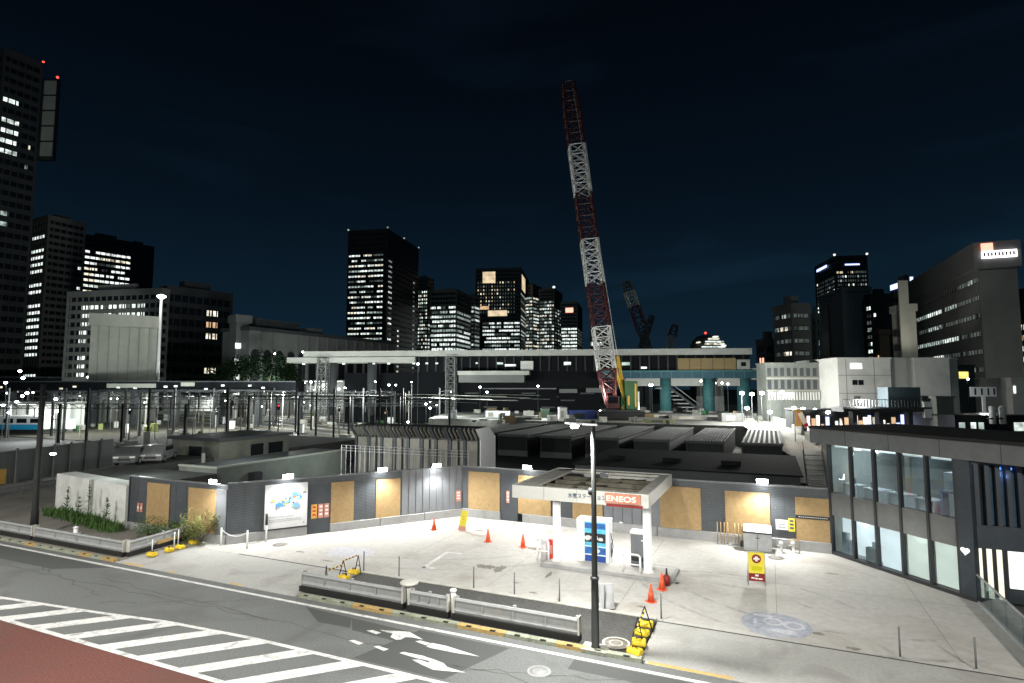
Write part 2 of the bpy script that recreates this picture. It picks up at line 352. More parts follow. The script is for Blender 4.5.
# expansion joints in the site paving
for x in (-24,-18,-12,-6,0,5.5):
    MB().sheet([(x,24.2 if x>-25 else 26),(x+.02,24.2 if x>-25 else 26),(x+.02,36),(x,36)] if x<2 else [(x,24),(x+.02,24),(x+.02,33),(x,33)], .016).build('paving_joint', M['stain'], site)
MB().sheet([(-27,30),(8,30),(8,30.02),(-27,30.02)] if 0 else [(-24,30),(7.4,30),(7.4,30.02),(-24,30.02)], .016).build('paving_joint', M['stain'], site)
# painted bay corner and stains
paint('bay_line', [[gp(421,568),gp(424,569),gp(449,553),gp(446,552)],[gp(421,568),gp(422,566.5),gp(436,568),gp(434,569.5)],[gp(446,552),gp(449,553),gp(462,554.5),gp(462,553.5)]], M['paint'], .017, site)
def blob(cx, cy_, rx, ry, seed, rot=0):
    q = random.Random(seed); n = 22; pts = []
    for i in range(n):
        t = 2*math.pi*i/n; k = 1 + q.uniform(-.3,.3); x, y = rx*k*math.cos(t), ry*k*math.sin(t)
        pts.append((cx+x*math.cos(rot)-y*math.sin(rot), cy_+x*math.sin(rot)+y*math.cos(rot)))
    return [pts]
for i, (x, y, rx, ry) in enumerate([(536,549,.5,.25),(516,524,.5,.14),(480,531,.35,.12),(500,569,.25,.55),(549,575,.12,.4),(485,567,.5,.3),(533,593,.18,.1),(516,583,.14,.1),(673,580,.35,.1),(640,607,.15,.1),(818,634,.22,.13),(853,649,.25,.12),(832,574,.3,.1),(300,552,.3,.1),(327,561,.4,.08)]):
    q = gp(x, y); paint('oil_stain', blob(q[0], q[1], rx, ry, i), M['stain'], .0165, site)
def arc_mark(cx, cy_, r, a0, a1, w, par=site, z=.0155, m='tyre'):
    n = 24; mb = MB()
    for i in range(n):
        t0 = R(a0+(a1-a0)*i/n); t1 = R(a0+(a1-a0)*(i+1)/n)
        mb.add([(cx+rr*math.cos(t), cy_+rr*math.sin(t), z) for rr, t in ((r,t0),(r+w,t0),(r+w,t1),(r,t1))], [(0,1,2,3)])
    mb.build('tyre_mark', M[m], par)
M['tyre'] = mat('tyre_polish', (.35,.34,.325), .7, var=.3, scale=2.5, stain=(.43,.422,.405), stain_amt=1, stain_scale=1.1, coord='P')
for r_ in (10.2, 11.9): arc_mark(-20, 36.5, r_, -88, -20, .2)
for r_ in (7.4, 9.0): arc_mark(2, 32.5, r_, -170, -62, .2)
arc_mark(-2,24.5,4.2,40,140,.22); arc_mark(-2,24.5,5.9,35,150,.22)
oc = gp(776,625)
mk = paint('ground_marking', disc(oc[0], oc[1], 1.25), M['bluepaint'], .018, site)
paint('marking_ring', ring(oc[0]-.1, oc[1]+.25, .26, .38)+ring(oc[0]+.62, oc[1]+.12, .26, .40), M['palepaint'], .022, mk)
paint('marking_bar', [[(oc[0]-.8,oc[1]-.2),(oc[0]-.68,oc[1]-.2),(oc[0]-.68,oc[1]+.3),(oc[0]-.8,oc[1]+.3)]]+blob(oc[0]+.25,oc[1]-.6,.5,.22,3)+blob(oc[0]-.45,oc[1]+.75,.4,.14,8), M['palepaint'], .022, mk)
pc = gp(348,553); paint('ground_marking', blob(pc[0],pc[1],1.3,.95,5), M['palepaint'], .018, site)
# flush kerb with yellow paint pieces in front of the driveways, raised kerb in front of the islands
fk = MB().prism([(-31.2,19.72),(-18.95,19.72),(-18.95,19.93),(-31.2,19.93)], -.1, .025).prism([(-4.0,19.72),(40,19.72),(40,19.93),(-4.0,19.93)], -.1, .025).build('flush_kerb', M['apron']); struct(fk)
paint('yellow_mark', [[(-30.6,19.735),(-29.2,19.735),(-29.2,19.92),(-30.6,19.92)],[(-3.9,19.735),(-1.3,19.735),(-1.3,19.92),(-3.9,19.92)],[(-27.2,19.735),(-26.8,19.735),(-26.8,19.92),(-27.2,19.92)],[(-23,19.735),(-22.3,19.735),(-22.3,19.92),(-23,19.92)]], M['paint_yellow'], .03, fk)
kb = bpy.data.objects.new('kerb', None); COL.objects.link(kb); struct(kb)
def kerb_run(s0, s1, n, yel):
    w = (s1-s0)/n
    for i in range(n):
        a = s0+i*w+.006; b = s0+(i+1)*w-.006
        k = MB().extr([(19.72,-.1),(19.94,-.1),(19.94,.15),(19.74,.15),(19.72,.13)], a, b).build('kerb_stone', M['kerb_y'] if i in yel else M['kerb'], kb)
        m_ = (a+b)/2; MB().box(m_-.11, m_+.11, 19.712, 19.8, .125, .153).build('drain_slot', M['black'], k)
kerb_run(-18.9, -4.1, 15, (3,4,8,9,12))
kerb_run(-49.5, -31.3, 18, (1,5,10,15,17))
# manhole covers
def manhole(x, y, r, m1, m2, par, z, nm):
    c = gp(x, y)
    o = MB().lathe([(r, -.02), (r, .0)], (c[0], c[1], z+.006)).build('manhole_cover', m1); tag(o, nm, 'manhole cover')
    for a, b, nm_ in ((.92,1.12,'frame'),(.45,.55,'inner_ring')):
        mb = MB()
        for pl in ring(c[0], c[1], r*a, r*b): mb.sheet(pl, z+.010)
        mb.build(nm_, m2, o)
manhole(280,545,.42, M['stain'], M['base'], site, .012, 'grey round manhole cover in the pale paving below the big map board')
manhole(776,558,.42, M['stain'], M['base'], site, .012, 'grey round manhole cover in front of the silver storage cabinet')
manhole(539,671.5,.34, M['rail'], M['base'], road, .002, 'pale round manhole cover in the dark road lane')
manhole(616,646,.44, M['stain'], M['rooflt'], sw, .1, 'round manhole with wide cream rim in the dark sidewalk beside the lamp pole')
# railway yard and raised building site behind the hoarding
yard = MB().prism([(-260,62),(-48,62),(-48,110),(-60,260),(-320,260)], -.1, .0).build('railway_ballast', M['gravel']); struct(yard)
tr = MB()
dirx = Vector((-.93,.37,0))
for k in range(14):
    o0 = Vector((-50, 72+k*6.2, 0))
    for e in (-.53,.53):
        pz = o0 + Vector((0,e,0)); tr.bar(pz+dirx*-10, pz+dirx*190, .14, .16)
tr.build('railway_track', M['galv'], yard)
plat = MB().prism([(-62,99),(2,99),(6,135),(20,220),(-100,220),(-75,130)], -.1, 3.0).build('construction_yard', M['yardconc']); struct(plat)
rp = MB()
c0 = [(-4,100),(3.2,97),(8.2,72),(3.0,72)]
rp.add([(-6,160,3.3),(6,150,3.3),(-4,100,3.05),(5.5,97,3.05),(2.2,74,1.2),(6.4,72,1.2),(2.2,62,.0),(6.2,62,.0)], [(0,2,3,1),(2,4,5,3),(4,6,7,5)])
struct(rp.build('haul_road', M['ramp']))

# ================================================================== HOARDING FENCES
def mk_fence(name, label, ax, ay, bx, by, h=3.42):
    L = math.hypot(bx-ax, by-ay); rz = math.atan2(by-ay, bx-ax)
    t = thing(name, label, 'fence', (ax,ay,0), rz); t['L'] = 0; del t['L']
    return t, L
def woodp(par, t0, t1, z0, z1, y=-.07): MB().box(t0, t1, y, y+.05, z0, z1).build('timber_panel', M['wood'], par, .008)
fa, L = mk_fence('site_hoarding', 'short dark grey hoarding with two tan timber panels beside the white concrete wall', -37.8, 24.55, -28.9, 24.5)
MB().box(0, 8.9, 0, .12, .5, 3.3).build('steel_sheet', M['fence'], fa)
MB().box(-.02, 8.92, -.04, .16, 3.3, 3.38).build('cap_rail', M['cap'], fa)
MB().box(0, 8.9, -.12, .2, 0, .5).build('concrete_base', M['base'], fa, .02)
woodp(fa, 1.85, 3.95, .5, 3.08); woodp(fa, 5.65, 8.0, .5, 3.04)
MB().box(8.02, 8.85, -.055, -.005, .3, 3.1).build('painted_lit_strip', M['fence_v'], fa)  # lit end of the hoarding, brightness put into a paler colour
MB().box(.1,.13,-.1,.0,.5,3.3).build('edge_post', M['fence_d'], fa)
for i,(s,z) in enumerate(((.95,1.75),(1.25,1.75))):
    o = MB().box(-37.8+s, -37.8+s+.2, 24.48, 24.53, z-.55, z).build('warning_notice', M['redlt']); tag(o, ['small pale red notice beside the timber panel nearest the white wall','narrow pale red notice just right of its twin on the dark end sheet'][i], 'notice')
    MB().box(-37.8+s+.04, -37.8+s+.16, 24.465, 24.478, z-.35, z-.2).build('print', M['white_t'], o)
fb, LB = mk_fence('site_hoarding', 'long angled grey hoarding with two timber panels and a ribbed end behind the map board', -28.9, 24.5, -20.1, 36.6)
mb = MB(); mb.box(0, 10.5, 0, .12, .5, 3.42).build('steel_sheet', M['fence'], fb)
mb = MB()
k = 10.52
while k < 14.9: mb.box(k, k+.42, -.02, .06, .45, 3.42); mb.box(k+.42,k+.5,.02,.06,.45,3.42); k += .5
mb.build('ribbed_sheet', M['fence_v'], fb)
MB().box(-.02, LB+.02, -.04, .16, 3.42, 3.5).build('cap_rail', M['cap'], fb)
for a, b in ((0,4.45),(5.85,9.0),(9.04,12.1),(12.14,LB-.05)): MB().box(a, b, -.16, .2, 0, .52).build('concrete_base', M['base'], fb, .02)
woodp(fb, 5.86, 7.3, .52, 3.05); woodp(fb, 8.75, 10.4, .5, 2.98)
MB().box(4.5, 5.82, -.03, .1, .02, 3.0).build('door', M['fence_d'], fb)
fc, LC = mk_fence('site_hoarding', 'longest dark hoarding with tan timber panels running behind the canopy', -20.1, 36.6, 2.86, 36.6)
MB().box(0, LC, 0, .12, .5, 3.42).build('steel_sheet', M['fence'], fc)
MB().box(-.02, LC, -.04, .16, 3.42, 3.5).build('cap_rail', M['cap'], fc)
for a, b in ((.1,3.0),(4.7,9),(9.04,13.6),(13.64,18.2),(18.24,LC)): MB().box(a, b, -.16, .2, 0, .56).build('concrete_base', M['base'], fc, .02)
for a, b, z0, z1 in ((.55,2.98,.56,3.15),(4.35,6.7,.57,3.1),(8.2,10.2,.57,3.1),(13.8,16.2,.57,3.05),(17.55,19.95,.57,3.0)): woodp(fc, a, b, z0, z1)
woodp(fc, 21.25, 22.95, .57, 1.75); woodp(fc, 21.25, 22.95, 1.95, 2.92)
MB().box(21.25,22.95,-.09,-.02,1.8,1.9).build('lettered_strip', M['black'], fc)
mb = MB()
for i in range(14): mb.box(21.4+i*.105, 21.46+i*.105, -.095, -.091, 1.83, 1.87)
mb.build('strip_lettering', M['white_t'], fc)
MB().box(3.05, 4.3, -.04, .1, .02, 3.2).build('door', M['fence_d'], fc)
mb = MB(); k = 10.3
while k < 13.5: mb.box(k, k+.55, -.03, .05, .56, 3.0); k += .6
mb.build('ribbed_sheet', M['fence_v'], fc)
for fo, LL in ((fa,8.9),(fb,10.4),(fc,LC)):
    mb = MB(); k = .9
    while k < LL-.2: mb.box(k-.012,k+.012,-.012,0,.52,3.3); k += .9
    mb.build('sheet_seam', M['fence_d'], fo)
    mb = MB(); k = .45
    while k < LL: mb.box(k-.02,k+.02,-.02,0,2.2,2.24); mb.box(k-.02,k+.02,-.02,0,1.0,1.04); k += .9
    mb.build('fixing_bolt', M['cap'], fo)
# notices on the fences
def notice(fence_rz, base, t0, t1, z0, z1, m, label, printm=None, cat='notice'):
    o = thing('warning_notice', label, cat, base, fence_rz)
    MB().box(t0, t1, -.1, -.075, z0, z1).build('board', m, o)
    mb = MB(); n = 3
    w = t1-t0
    for i in range(n):
        zz = z0+(z1-z0)*(.2+.27*i); mb.box(t0+w*.2, t1-w*.2, -.105, -.1, zz, zz+(z1-z0)*.14)
    mb.build('print', printm or M['white_t'], o); return o
rB = math.atan2(36.6-24.5, -20.1+28.9); bB = (-28.9,24.5,0); bC = (-20.1,36.6,0)
notice(rB, bB, 4.68, 5.02, .95, 1.8, M['orangesign'], 'yellow notice, first of three on the dark door of the angled hoarding', M['red_s'])
notice(rB, bB, 5.1, 5.4, .95, 1.8, M['redlt'], 'pale red notice in the middle of three on the dark hoarding door')
notice(rB, bB, 5.46, 5.76, .95, 1.8, M['redlt'], 'pale red notice closest to the timber panel on the dark hoarding door')
notice(rB, bB, 14.45, 14.85, 1.05, 1.8, M['redlt'], 'pale red notice at the ribbed end of the angled hoarding')
notice(0, bC, 3.5, 3.72, 1.2, 2.0, M['redlt'], 'narrow pale red notice on the dark door left of the canopy')
notice(0, bC, 20.22, 20.85, 1.05, 1.6, M['poster'], 'white notice sheet on the dark hoarding right of the silver cabinet', M['grey_t'])
notice(0, bC, 20.87, 21.2, 1.0, 1.72, M['signyellow'], 'yellow notice beside the white sheet on the hoarding', M['text'])
# map board
pb = thing('map_board', 'large white board with a colourful illustrated map mounted on the hoarding', 'poster board', bB, rB)
MB().box(1.98, 4.42, -.2, -.14, .62, 3.22).build('board', M['poster'], pb, .01)
cols = [(.06,.2,.42),(.03,.07,.2),(.08,.3,.27),(.4,.45,.12),(.4,.18,.05),(.13,.3,.5),(.15,.18,.22)]
pm = [mat('map_ink_%d' % i, c, .6, var=.15) for i, c in enumerate(cols)]
q = random.Random(12); mb = MB()
def face_blob(mb, cx, cz, rx, rz, y, sd):
    qq = random.Random(sd); n = 16; pts = [(cx+rx*(1+qq.uniform(-.25,.25))*math.cos(2*math.pi*i/n), y, cz+rz*(1+qq.uniform(-.25,.25))*math.sin(2*math.pi*i/n)) for i in range(n)]
    mb.add(pts, [tuple(range(n))])
for i in range(46):
    a = q.gauss(0,.42); b = q.gauss(0,.26)
    mb = MB(); mc = q.randrange(len(cols)); face_blob(mb, 3.4+max(-.85,min(.85,a)), 2.2+max(-.55,min(.55,b+.15*a)), q.uniform(.03,.13), q.uniform(.03,.1), -.204-.0004*i, i); mb.build('map_patch', pm[mc], pb)
for i, (cx, cz, rx, rz, c) in enumerate([(2.75,2.02,.2,.13,0),(3.75,1.9,.24,.16,5),(3.65,2.6,.17,.14,0),(2.45,2.3,.12,.1,3)]):
    mb = MB(); face_blob(mb, cx, cz, rx, rz, -.225-.0004*i, 70+i); mb.build('map_patch', pm[c], pb)
for r_, z in enumerate((1.28,1.12,1.02)):
    x = 2.25; mb = MB()
    while x < 4.0 - .4*(r_ == 0): w = q.uniform(.05,.16); mb.box(x, x+w, -.206, -.2, z, z+.035); x += w+.03
    mb.build('caption_line', M['grey_t'], pb)
MB().box(4.2,4.26,-.206,-.2,.8,.86).build('stamp', M['text'], pb)

# ================================================================== FLOOD LAMPS on the hoarding
def light(kind, loc, energy, col=(1,1,.95), size=.2, aim=None, spot=150, name='lamp_or_fill_light', blend=.6):  # also places added lights that have no fitting
    l = bpy.data.lights.new(name, kind); l.energy = energy; l.color = col
    if kind == 'SPOT': l.spot_size = R(spot); l.spot_blend = blend; l.shadow_soft_size = size
    elif kind == 'AREA': l.size = size
    elif kind == 'POINT': l.shadow_soft_size = size
    o = bpy.data.objects.new(name, l); COL.objects.link(o); o.location = loc
    if aim is not None: o.rotation_euler = (Vector(aim)-Vector(loc)).to_track_quat('-Z','Y').to_euler()
    return o
def flood(px, pos, out, label, e):
    o = thing('flood_lamp', label, 'flood lamp', pos, math.atan2(out[1], out[0]) + math.pi/2, 'flood lamps along the hoarding top')
    MB().path([(0,.12,-.35),(0,.12,.18),(0,-.3,.3)], .025, 6).build('bracket', M['dark'], o)
    MB().box(-.32,.32,-.54,-.28,.18,.42).build('housing', M['dark'], o, .02)
    MB().add([(-.29,-.55,.17),(.29,-.55,.17),(.29,-.3,.17),(-.29,-.3,.17),(-.29,-.555,.4),(.29,-.555,.4)], [(3,2,1,0),(0,1,5,4)]).build('lens', E_['lamp'], o)
    w = Vector((pos[0]+out[0]*.55, pos[1]+out[1]*.62, pos[2]+.1))
    light('SPOT', w, e, (1,1,.96), .12, (w.x+out[0]*1.1, w.y+out[1]*1.1, w.z-1.6), 165)
eB = ((-20.1+28.9)/LB, (36.6-24.5)/LB); nB = (eB[1], -eB[0])
def bpos(t): return (-28.9+eB[0]*t, 24.5+eB[1]*t, 3.42)
FE = 760
flood(0, (-29.5,24.5,3.32), (0,-1), 'bright flood lamp at the end of the short hoarding beside the dry bush', FE*.35)
flood(0, bpos(3.2), nB, 'bright flood lamp directly above the white map board', FE*.62)
flood(0, bpos(9.0), nB, 'bright flood lamp above the second timber panel of the angled hoarding', FE*.8)
flood(0, bpos(12.8), nB, 'bright flood lamp above the ribbed sheet of the angled hoarding', FE*.85)
flood(0, (-14.9,36.6,3.45), (0,-1), 'bright flood lamp just behind the left end of the canopy', FE*.8)
flood(0, (-.5,36.6,3.45), (0,-1), 'bright flood lamp above the silver storage cabinet', FE*1.1)

# ================================================================== CANOPY AND STATION
CX0, CX1, CY0, CY1, CZ0, CZ1 = -12.4, -5.35, 28.0, 35.2, 3.32, 3.97
cn = thing('station_canopy', 'flat grey fuel station canopy on two white columns with a recessed roof', 'canopy', (0,0,0))
mb = MB(); mb.box(CX0,CX1,CY0,CY0+.1,CZ0,CZ1); mb.box(CX0,CX1,CY1-.1,CY1,CZ0,CZ1); mb.box(CX0,CX0+.1,CY0+.1,CY1-.1,CZ0,CZ1); mb.box(CX1-.1,CX1,CY0+.1,CY1-.1,CZ0,CZ1)
mb.build('fascia', M['panelgrey'], cn, .01)
mb = MB(); 
for i in range(1,4): mb.box(CX0+i*1.76-.006, CX0+i*1.76+.006, CY0-.004, CY0, CZ0, CZ1)
mb.build('fascia_joint', M['joint'], cn)
mb = MB(); W = .62
mb.box(CX0+.1,CX1-.1,CY0+.1,CY0+W,3.8,3.93); mb.box(CX0+.1,CX1-.1,CY1-W,CY1-.1,3.8,3.93); mb.box(CX0+.1,CX0+W+.5,CY0+W,CY1-W,3.8,3.93); mb.box(CX1-W,CX1-.1,CY0+W,CY1-W,3.8,3.93)
mb.build('rim', M['rooflt'], cn)
MB().box(CX0+.1,CX1-.1,CY0+.1,CY1-.1,3.36,3.44).build('roof_deck', M['roofdark'], cn)
MB().box(CX0+.1,CX1-.1,CY0+.1,CY1-.1,3.3,3.36).build('soffit', M['white'], cn)
for y in (30.2, 31.7, 33.1): MB().box(CX0+1.1,CX1-W,y-.1,y+.1,3.44,3.8).build('roof_beam', M['roofdark'], cn)
for x in (-9.6,): MB().box(x-.1,x+.1,CY0+W,CY1-W,3.44,3.78).build('roof_beam', M['roofdark'], cn)
mb = MB().path([(-11,31,3.6),(-8.3,31.6,3.62),(-7.6,33.6,3.66),(-6.6,33.9,3.7)], .06, 6); mb.box(-8.0,-7.2,33.2,33.8,3.44,3.75); mb.box(-11.2,-10.4,33.4,34.2,3.44,3.8); mb.build('roof_pipe', M['dark'], cn)
MB().path([(CX0+.5,CY1-1.2,3.98),(CX0+1.2,CY1-.4,3.98)], .04, 6).build('cable', M['dark'], cn)
for x in (-10.25,-5.6):
    c = MB().lathe([(.3,.0),(.3,.04),(.205,.06),(.205,3.3)], (x,28.85,.15), 24).build('column', M['white'], cn)
    MB().tube((x,28.85,1.6),(x-.3,28.8,1.6),.03).build('bracket', M['white'], c)
for x, y in ((-10.6,30.6),(-7.4,30.6),(-10.6,33.2),(-7.4,33.2)):
    MB().box(x-.3,x+.3,y-.12,y+.12,3.27,3.3).build('downlight', E_['softlamp'], cn)
    light('AREA', (x,y,3.24), 62, (1,1,.97), .5, (x,y,0))
def text(body, size, p0, mt, par, name, width=None, depth=.012, rz=0, bold=False):
    c = bpy.data.curves.new('t', 'FONT'); c.body = body; c.size = size; c.extrude = depth/2; c.offset = .012*size if bold else 0
    o = bpy.data.objects.new('t', c); COL.objects.link(o); bpy.context.view_layer.update()
    me = bpy.data.meshes.new_from_object(o.evaluated_get(bpy.context.evaluated_depsgraph_get()))
    bpy.data.objects.remove(o); xs = [v.co.x for v in me.vertices]; w0 = max(xs)-min(xs); k = (width/w0) if width else 1
    for v in me.vertices: v.co = ((v.co.x-min(xs))*k, -v.co.z, v.co.y)
    me.materials.clear(); me.materials.append(mt)
    o = bpy.data.objects.new(name, me); COL.objects.link(o); o.parent = par; o.location = p0; o.rotation_euler = (0,0,rz); return o
text('水素ステーション', .27, (-9.35,27.985,3.56), M['text'], cn, 'station_lettering', 1.95, bold=True)
MB().box(-7.45,-5.72,27.93,27.998,3.46,3.92).build('sign_box', M['signhalo'], cn)  # salmon colour holds the red glow around the letters
text('ENEOS', .36, (-7.36,27.92,3.56), E_['sign_glow'], cn, 'sign_lettering', 1.42, bold=True)
MB().box(-7.38,-5.62,27.94,28.0,3.3,3.42).build('sign_bar', M['signred'], cn)
# island kerb under the canopy
isl = MB().prism([(-10.85,27.95),(-4.55,27.95),(-4.3,28.15),(-4.3,30.0),(-4.55,30.2),(-10.85,30.2)], 0, .16).build('island_kerb', M['base'], None, .03); struct(isl)
MB().prism([(-10.75,28.1),(-4.5,28.1),(-4.45,30.05),(-10.75,30.05)], .155, .166).build('island_top', M['concrete'], isl)
# dispenser
ds = thing('fuel_dispenser', 'tall white fuel dispenser with a blue picture panel on its front', 'dispenser', (-8.45,29.5,.166))
MB().box(-.85,.85,-.25,.45,0,2.15).build('cabinet', M['white'], ds, .03)
MB().box(-.85,-.5,-.3,-.25,0,2.1).build('side_panel', M['white'], ds, .01)
MB().box(-.42,.68,-.29,-.25,.05,2.0).build('picture_panel', M['cyan'], ds)
for z0, z1, m_ in ((.05,.35,'navy'),(.42,.75,'blue'),(1.0,1.45,'dark'),(1.5,1.62,'cyan'),(1.68,1.95,'blue')): MB().box(-.41,.67,-.297,-.29,z0,z1).build('picture_band', M[m_], ds)
MB().box(-.42,.68,-.3,-.29,.36,.41).build('white_stripe', M['white_t'], ds); MB().box(-.42,.68,-.3,-.29,.78,.82).build('white_stripe', M['white_t'], ds)
for cx, cz, r in ((-.25,1.2,.13),(.1,1.22,.15),(.42,1.18,.1),(.2,.58,.14)):
    mb = MB(); face_blob(mb, cx, cz, r*1.2, r, -.304, int(cx*100)); mb.build('picture_detail', M['poster'], ds)
mb = MB().path([(.9,-.1,1.5),(1.05,-.25,.9),(.95,-.2,.35),(.9,0,1.0)], .025, 6); mb.build('hose', M['dark'], ds)
cb = thing('control_cabinet', 'narrow grey control cabinet with a white top on the fuelling island', 'cabinet', (-6.2,29.5,.166))
MB().box(-.33,.33,-.2,.4,0,1.6).build('cabinet_body', M['fence_v'], cb, .02); MB().box(-.36,.36,-.24,.44,1.6,1.72).build('cabinet_top', M['white'], cb, .02)
MB().box(-.3,.3,-.215,-.2,.3,.5).build('display', M['dark'], cb)
for (x, w, h, lab) in ((-6.3,.42,.85,'white tubular hoop guard in front of the grey control cabinet'),(-10.85,.3,1.1,'white hoop guard beside the red box at the left island end')):
    hp = thing('hoop_guard', lab, 'guard', (x,28.4,.166))
    MB().path([(-w,0,0),(-w,0,h-.1),(-w+.1,0,h),(w-.1,0,h),(w,0,h-.1),(w,0,0)], .05, 10).build('hoop', M['white'], hp)
    MB().path([(-w,0,h*.45),(w,0,h*.45)], .035, 8).build('cross_tube', M['white'], hp)
wp = thing('round_post', 'thick white round topped post at the left end of the fuelling island', 'bollard', (-11.0,29.0,0))
MB().lathe([(.2,0),(.2,1.15),(.17,1.28),(.08,1.36),(0.001,1.38)], n=18).build('post', M['white'], wp)
eb = thing('extinguisher_box', 'red fire extinguisher box standing on the fuelling island', 'extinguisher box', (-10.62,29.05,.166))
MB().box(-.19,.19,-.15,.15,0,.95).build('box', M['red_s'], eb, .02); MB().box(-.1,.1,-.16,-.15,.25,.7).build('door', M['redlt'], eb)
vp = thing('vent_post', 'short white post with a cap on the paving behind the dispenser', 'post', gp(621.5,532)+(0.012,))
MB().lathe([(.09,0),(.09,.5),(.13,.52),(.13,.6),(.02,.64)], n=14).build('post', M['white'], vp)

# ================================================================== SITE CLUTTER
def mk_cone(lab, loc):
    t = thing('traffic_cone', lab, 'traffic cone', loc, rnd.uniform(0,3), 'traffic cones')
    MB().box(-.19,.19,-.19,.19,0,.035).build('base', M['orange'], t, .01)
    MB().lathe([(.15,.035),(.035,.72),(.02,.74)], n=18).build('cone_body', M['orange'], t)
    MB().lathe([(.118,.25),(.122,.252),(.092,.40),(.088,.402)], n=18).build('band', M['orange'], t)
    return t
cone = mk_cone('orange cone standing alone nearest the angled hoarding', gp(434,530)+(.012,))
for (x, y, lab) in ((488,542,'left one of the two orange cones standing left of the canopy'),(523,547.5,'right one of the two orange cones standing left of the canopy'),(651,602,'orange cone nearer the yellow barrier weights'),(662,590,'orange cone at the corner of the fuelling island')):
    dup(cone, gp(x,y)+(.012,), None, lab)
o = thing('corner_marker', 'dark bollard stub behind the cone at the island corner', 'bollard', (-4.55,27.75,.012)); MB().lathe([(.16,0),(.16,.4),(.1,.45)], n=14).build('post', M['signred'], o); MB().lathe([(.05,.45),(.04,.75)], n=8).build('pin', M['dark'], o)
# standing sign
sg = thing('standing_sign', 'yellow and red standing sign with a round emblem on the open paving', 'sign', (-.77,29.35,.012), R(10))
MB().path([(-.36,0,0),(-.36,0,1.5),(.36,0,1.5),(.36,0,0)], .02, 6).path([(-.36,.42,0),(-.33,.02,1.45)], .02, 6).path([(.36,.42,0),(.33,.02,1.45)], .02, 6).build('frame', M['galv'], sg)
MB().box(-.34,.34,-.03,.0,.55,1.48).build('yellow_board', M['signyellow'], sg); MB().box(-.34,.34,-.03,.0,.2,.545).build('red_board', M['signred'], sg)
mb = MB(); n = 28; mb.add([(.2*math.cos(2*math.pi*i/n),-.036,1.2+.2*math.sin(2*math.pi*i/n)) for i in range(n)],[tuple(range(n))]); mb.build('emblem', M['signred'], sg)
MB().box(-.13,.13,-.04,-.037,1.16,1.23).box(-.06,.06,-.04,-.037,1.24,1.3).box(-.06,.06,-.04,-.037,1.09,1.14).build('emblem_bar', M['white_t'], sg)
MB().box(-.22,.22,-.036,-.031,.68,.86).build('text_block', M['signyellowd'], sg)
for b_ in ((-.07,.07,.42,.5),(-.24,-.1,.31,.37),(-.08,.05,.29,.35),(.07,.23,.28,.34)): MB().box(b_[0],b_[1],-.036,-.031,b_[2],b_[3]).build('print', M['white_t'], sg)
# leaning yellow sign
ya = thing('leaning_sign', 'narrow pale yellow sign with a red foot leaning near the hoarding corner', 'sign', gp(461.5,531)+(.012,), R(25))
xf = Matrix.Rotation(R(10),4,'Y')
MB(xf).box(-.22,.22,-.02,.02,.3,1.25).build('yellow_board', M['signyellow'], ya); MB(xf).box(-.22,.22,-.02,.02,.02,.29).build('red_board', M['redlt'], ya)
MB(xf).box(-.06,.06,-.026,-.02,.85,.95).box(-.06,.06,-.026,-.02,.68,.78).build('print', M['orangesign'], ya); MB().path([(.15,.35,0),(.2,.0,1.2)],.02,6).build('leg', M['galv'], ya)
# A board seen from behind
ab = thing('a_board', 'grey backed folding board standing on the edge of the dark sidewalk', 'a-board', gp(606,606)+(.012,), R(200))
xf = Matrix.Rotation(R(-14),4,'X')
MB(xf).box(-.3,.3,-.02,.02,.12,1.0).build('panel', M['fence_v'], ab, .01); MB(Matrix.Translation((0,.5,0)) @ Matrix.Rotation(R(14),4,'X')).box(-.3,.3,-.02,.02,.05,1.02).build('panel', M['galv'], ab, .01)
MB().box(-.28,.28,-.12,.1,.0,.16).build('ballast', M['white'], ab, .03)
# silver cabinet and bar rack
sc = thing('storage_cabinet', 'silver two door storage cabinet with a sloping lid against the hoarding', 'cabinet', (-.83,35.75,.012))
MB().extr([(-.4,0),(.45,0),(.45,1.25),(.2,1.35),(-.4,1.05)], -.72, .72).build('cabinet_body', M['galv'], sc, .02)
MB().box(-.74,.74,-.44,-.41,.95,1.02).build('lid_edge', M['dark'], sc); MB().box(-.01,.01,-.415,-.4,.1,.93).build('door_gap', M['dark'], sc); MB().box(-.1,.1,-.44,-.41,.7,.74).build('handle', M['dark'], sc)
br = thing('bar_rack', 'open rack of upright pale bars beside the silver cabinet', 'rack', (-2.3,36.1,.012))
MB().box(-.75,.75,-.2,.2,0,.06).box(-.75,.75,-.02,.02,.5,.55).build('rack_base', M['galv'], br)
for i in range(8):
    if i != 4: MB().tube((-.68+i*.19,-.05,.06),(-.68+i*.19,0,1.25),.03,n=6).build('bar', M['wood'], br)
MB().box(.55,.75,-.3,.25,.06,.3).build('foot_block', M['dark'], br)
for i, (x, lab) in enumerate(((.35,'white hydrant valve by the hoarding foot right of the cabinet'),(.95,'small pale pipe stand by the hoarding foot near the yellow notice'))):
    hv = thing('hydrant', lab, 'hydrant', (x,35.6+.3*i,.012)); MB().lathe([(.16,0),(.16,.05),(.07,.08),(.07,.42),(.12,.44),(.12,.55),(.04,.62)], n=12).build('body', M['white'], hv); MB().tube((-.22,0,.35),(.22,0,.35),.05).build('outlet', M['galv'], hv)
    if i: MB().path([(-.1,0,0),(-.1,0,.7),(.3,0,.7),(.3,0,0)],.03,6).build('pipe_loop', M['wood'], hv)
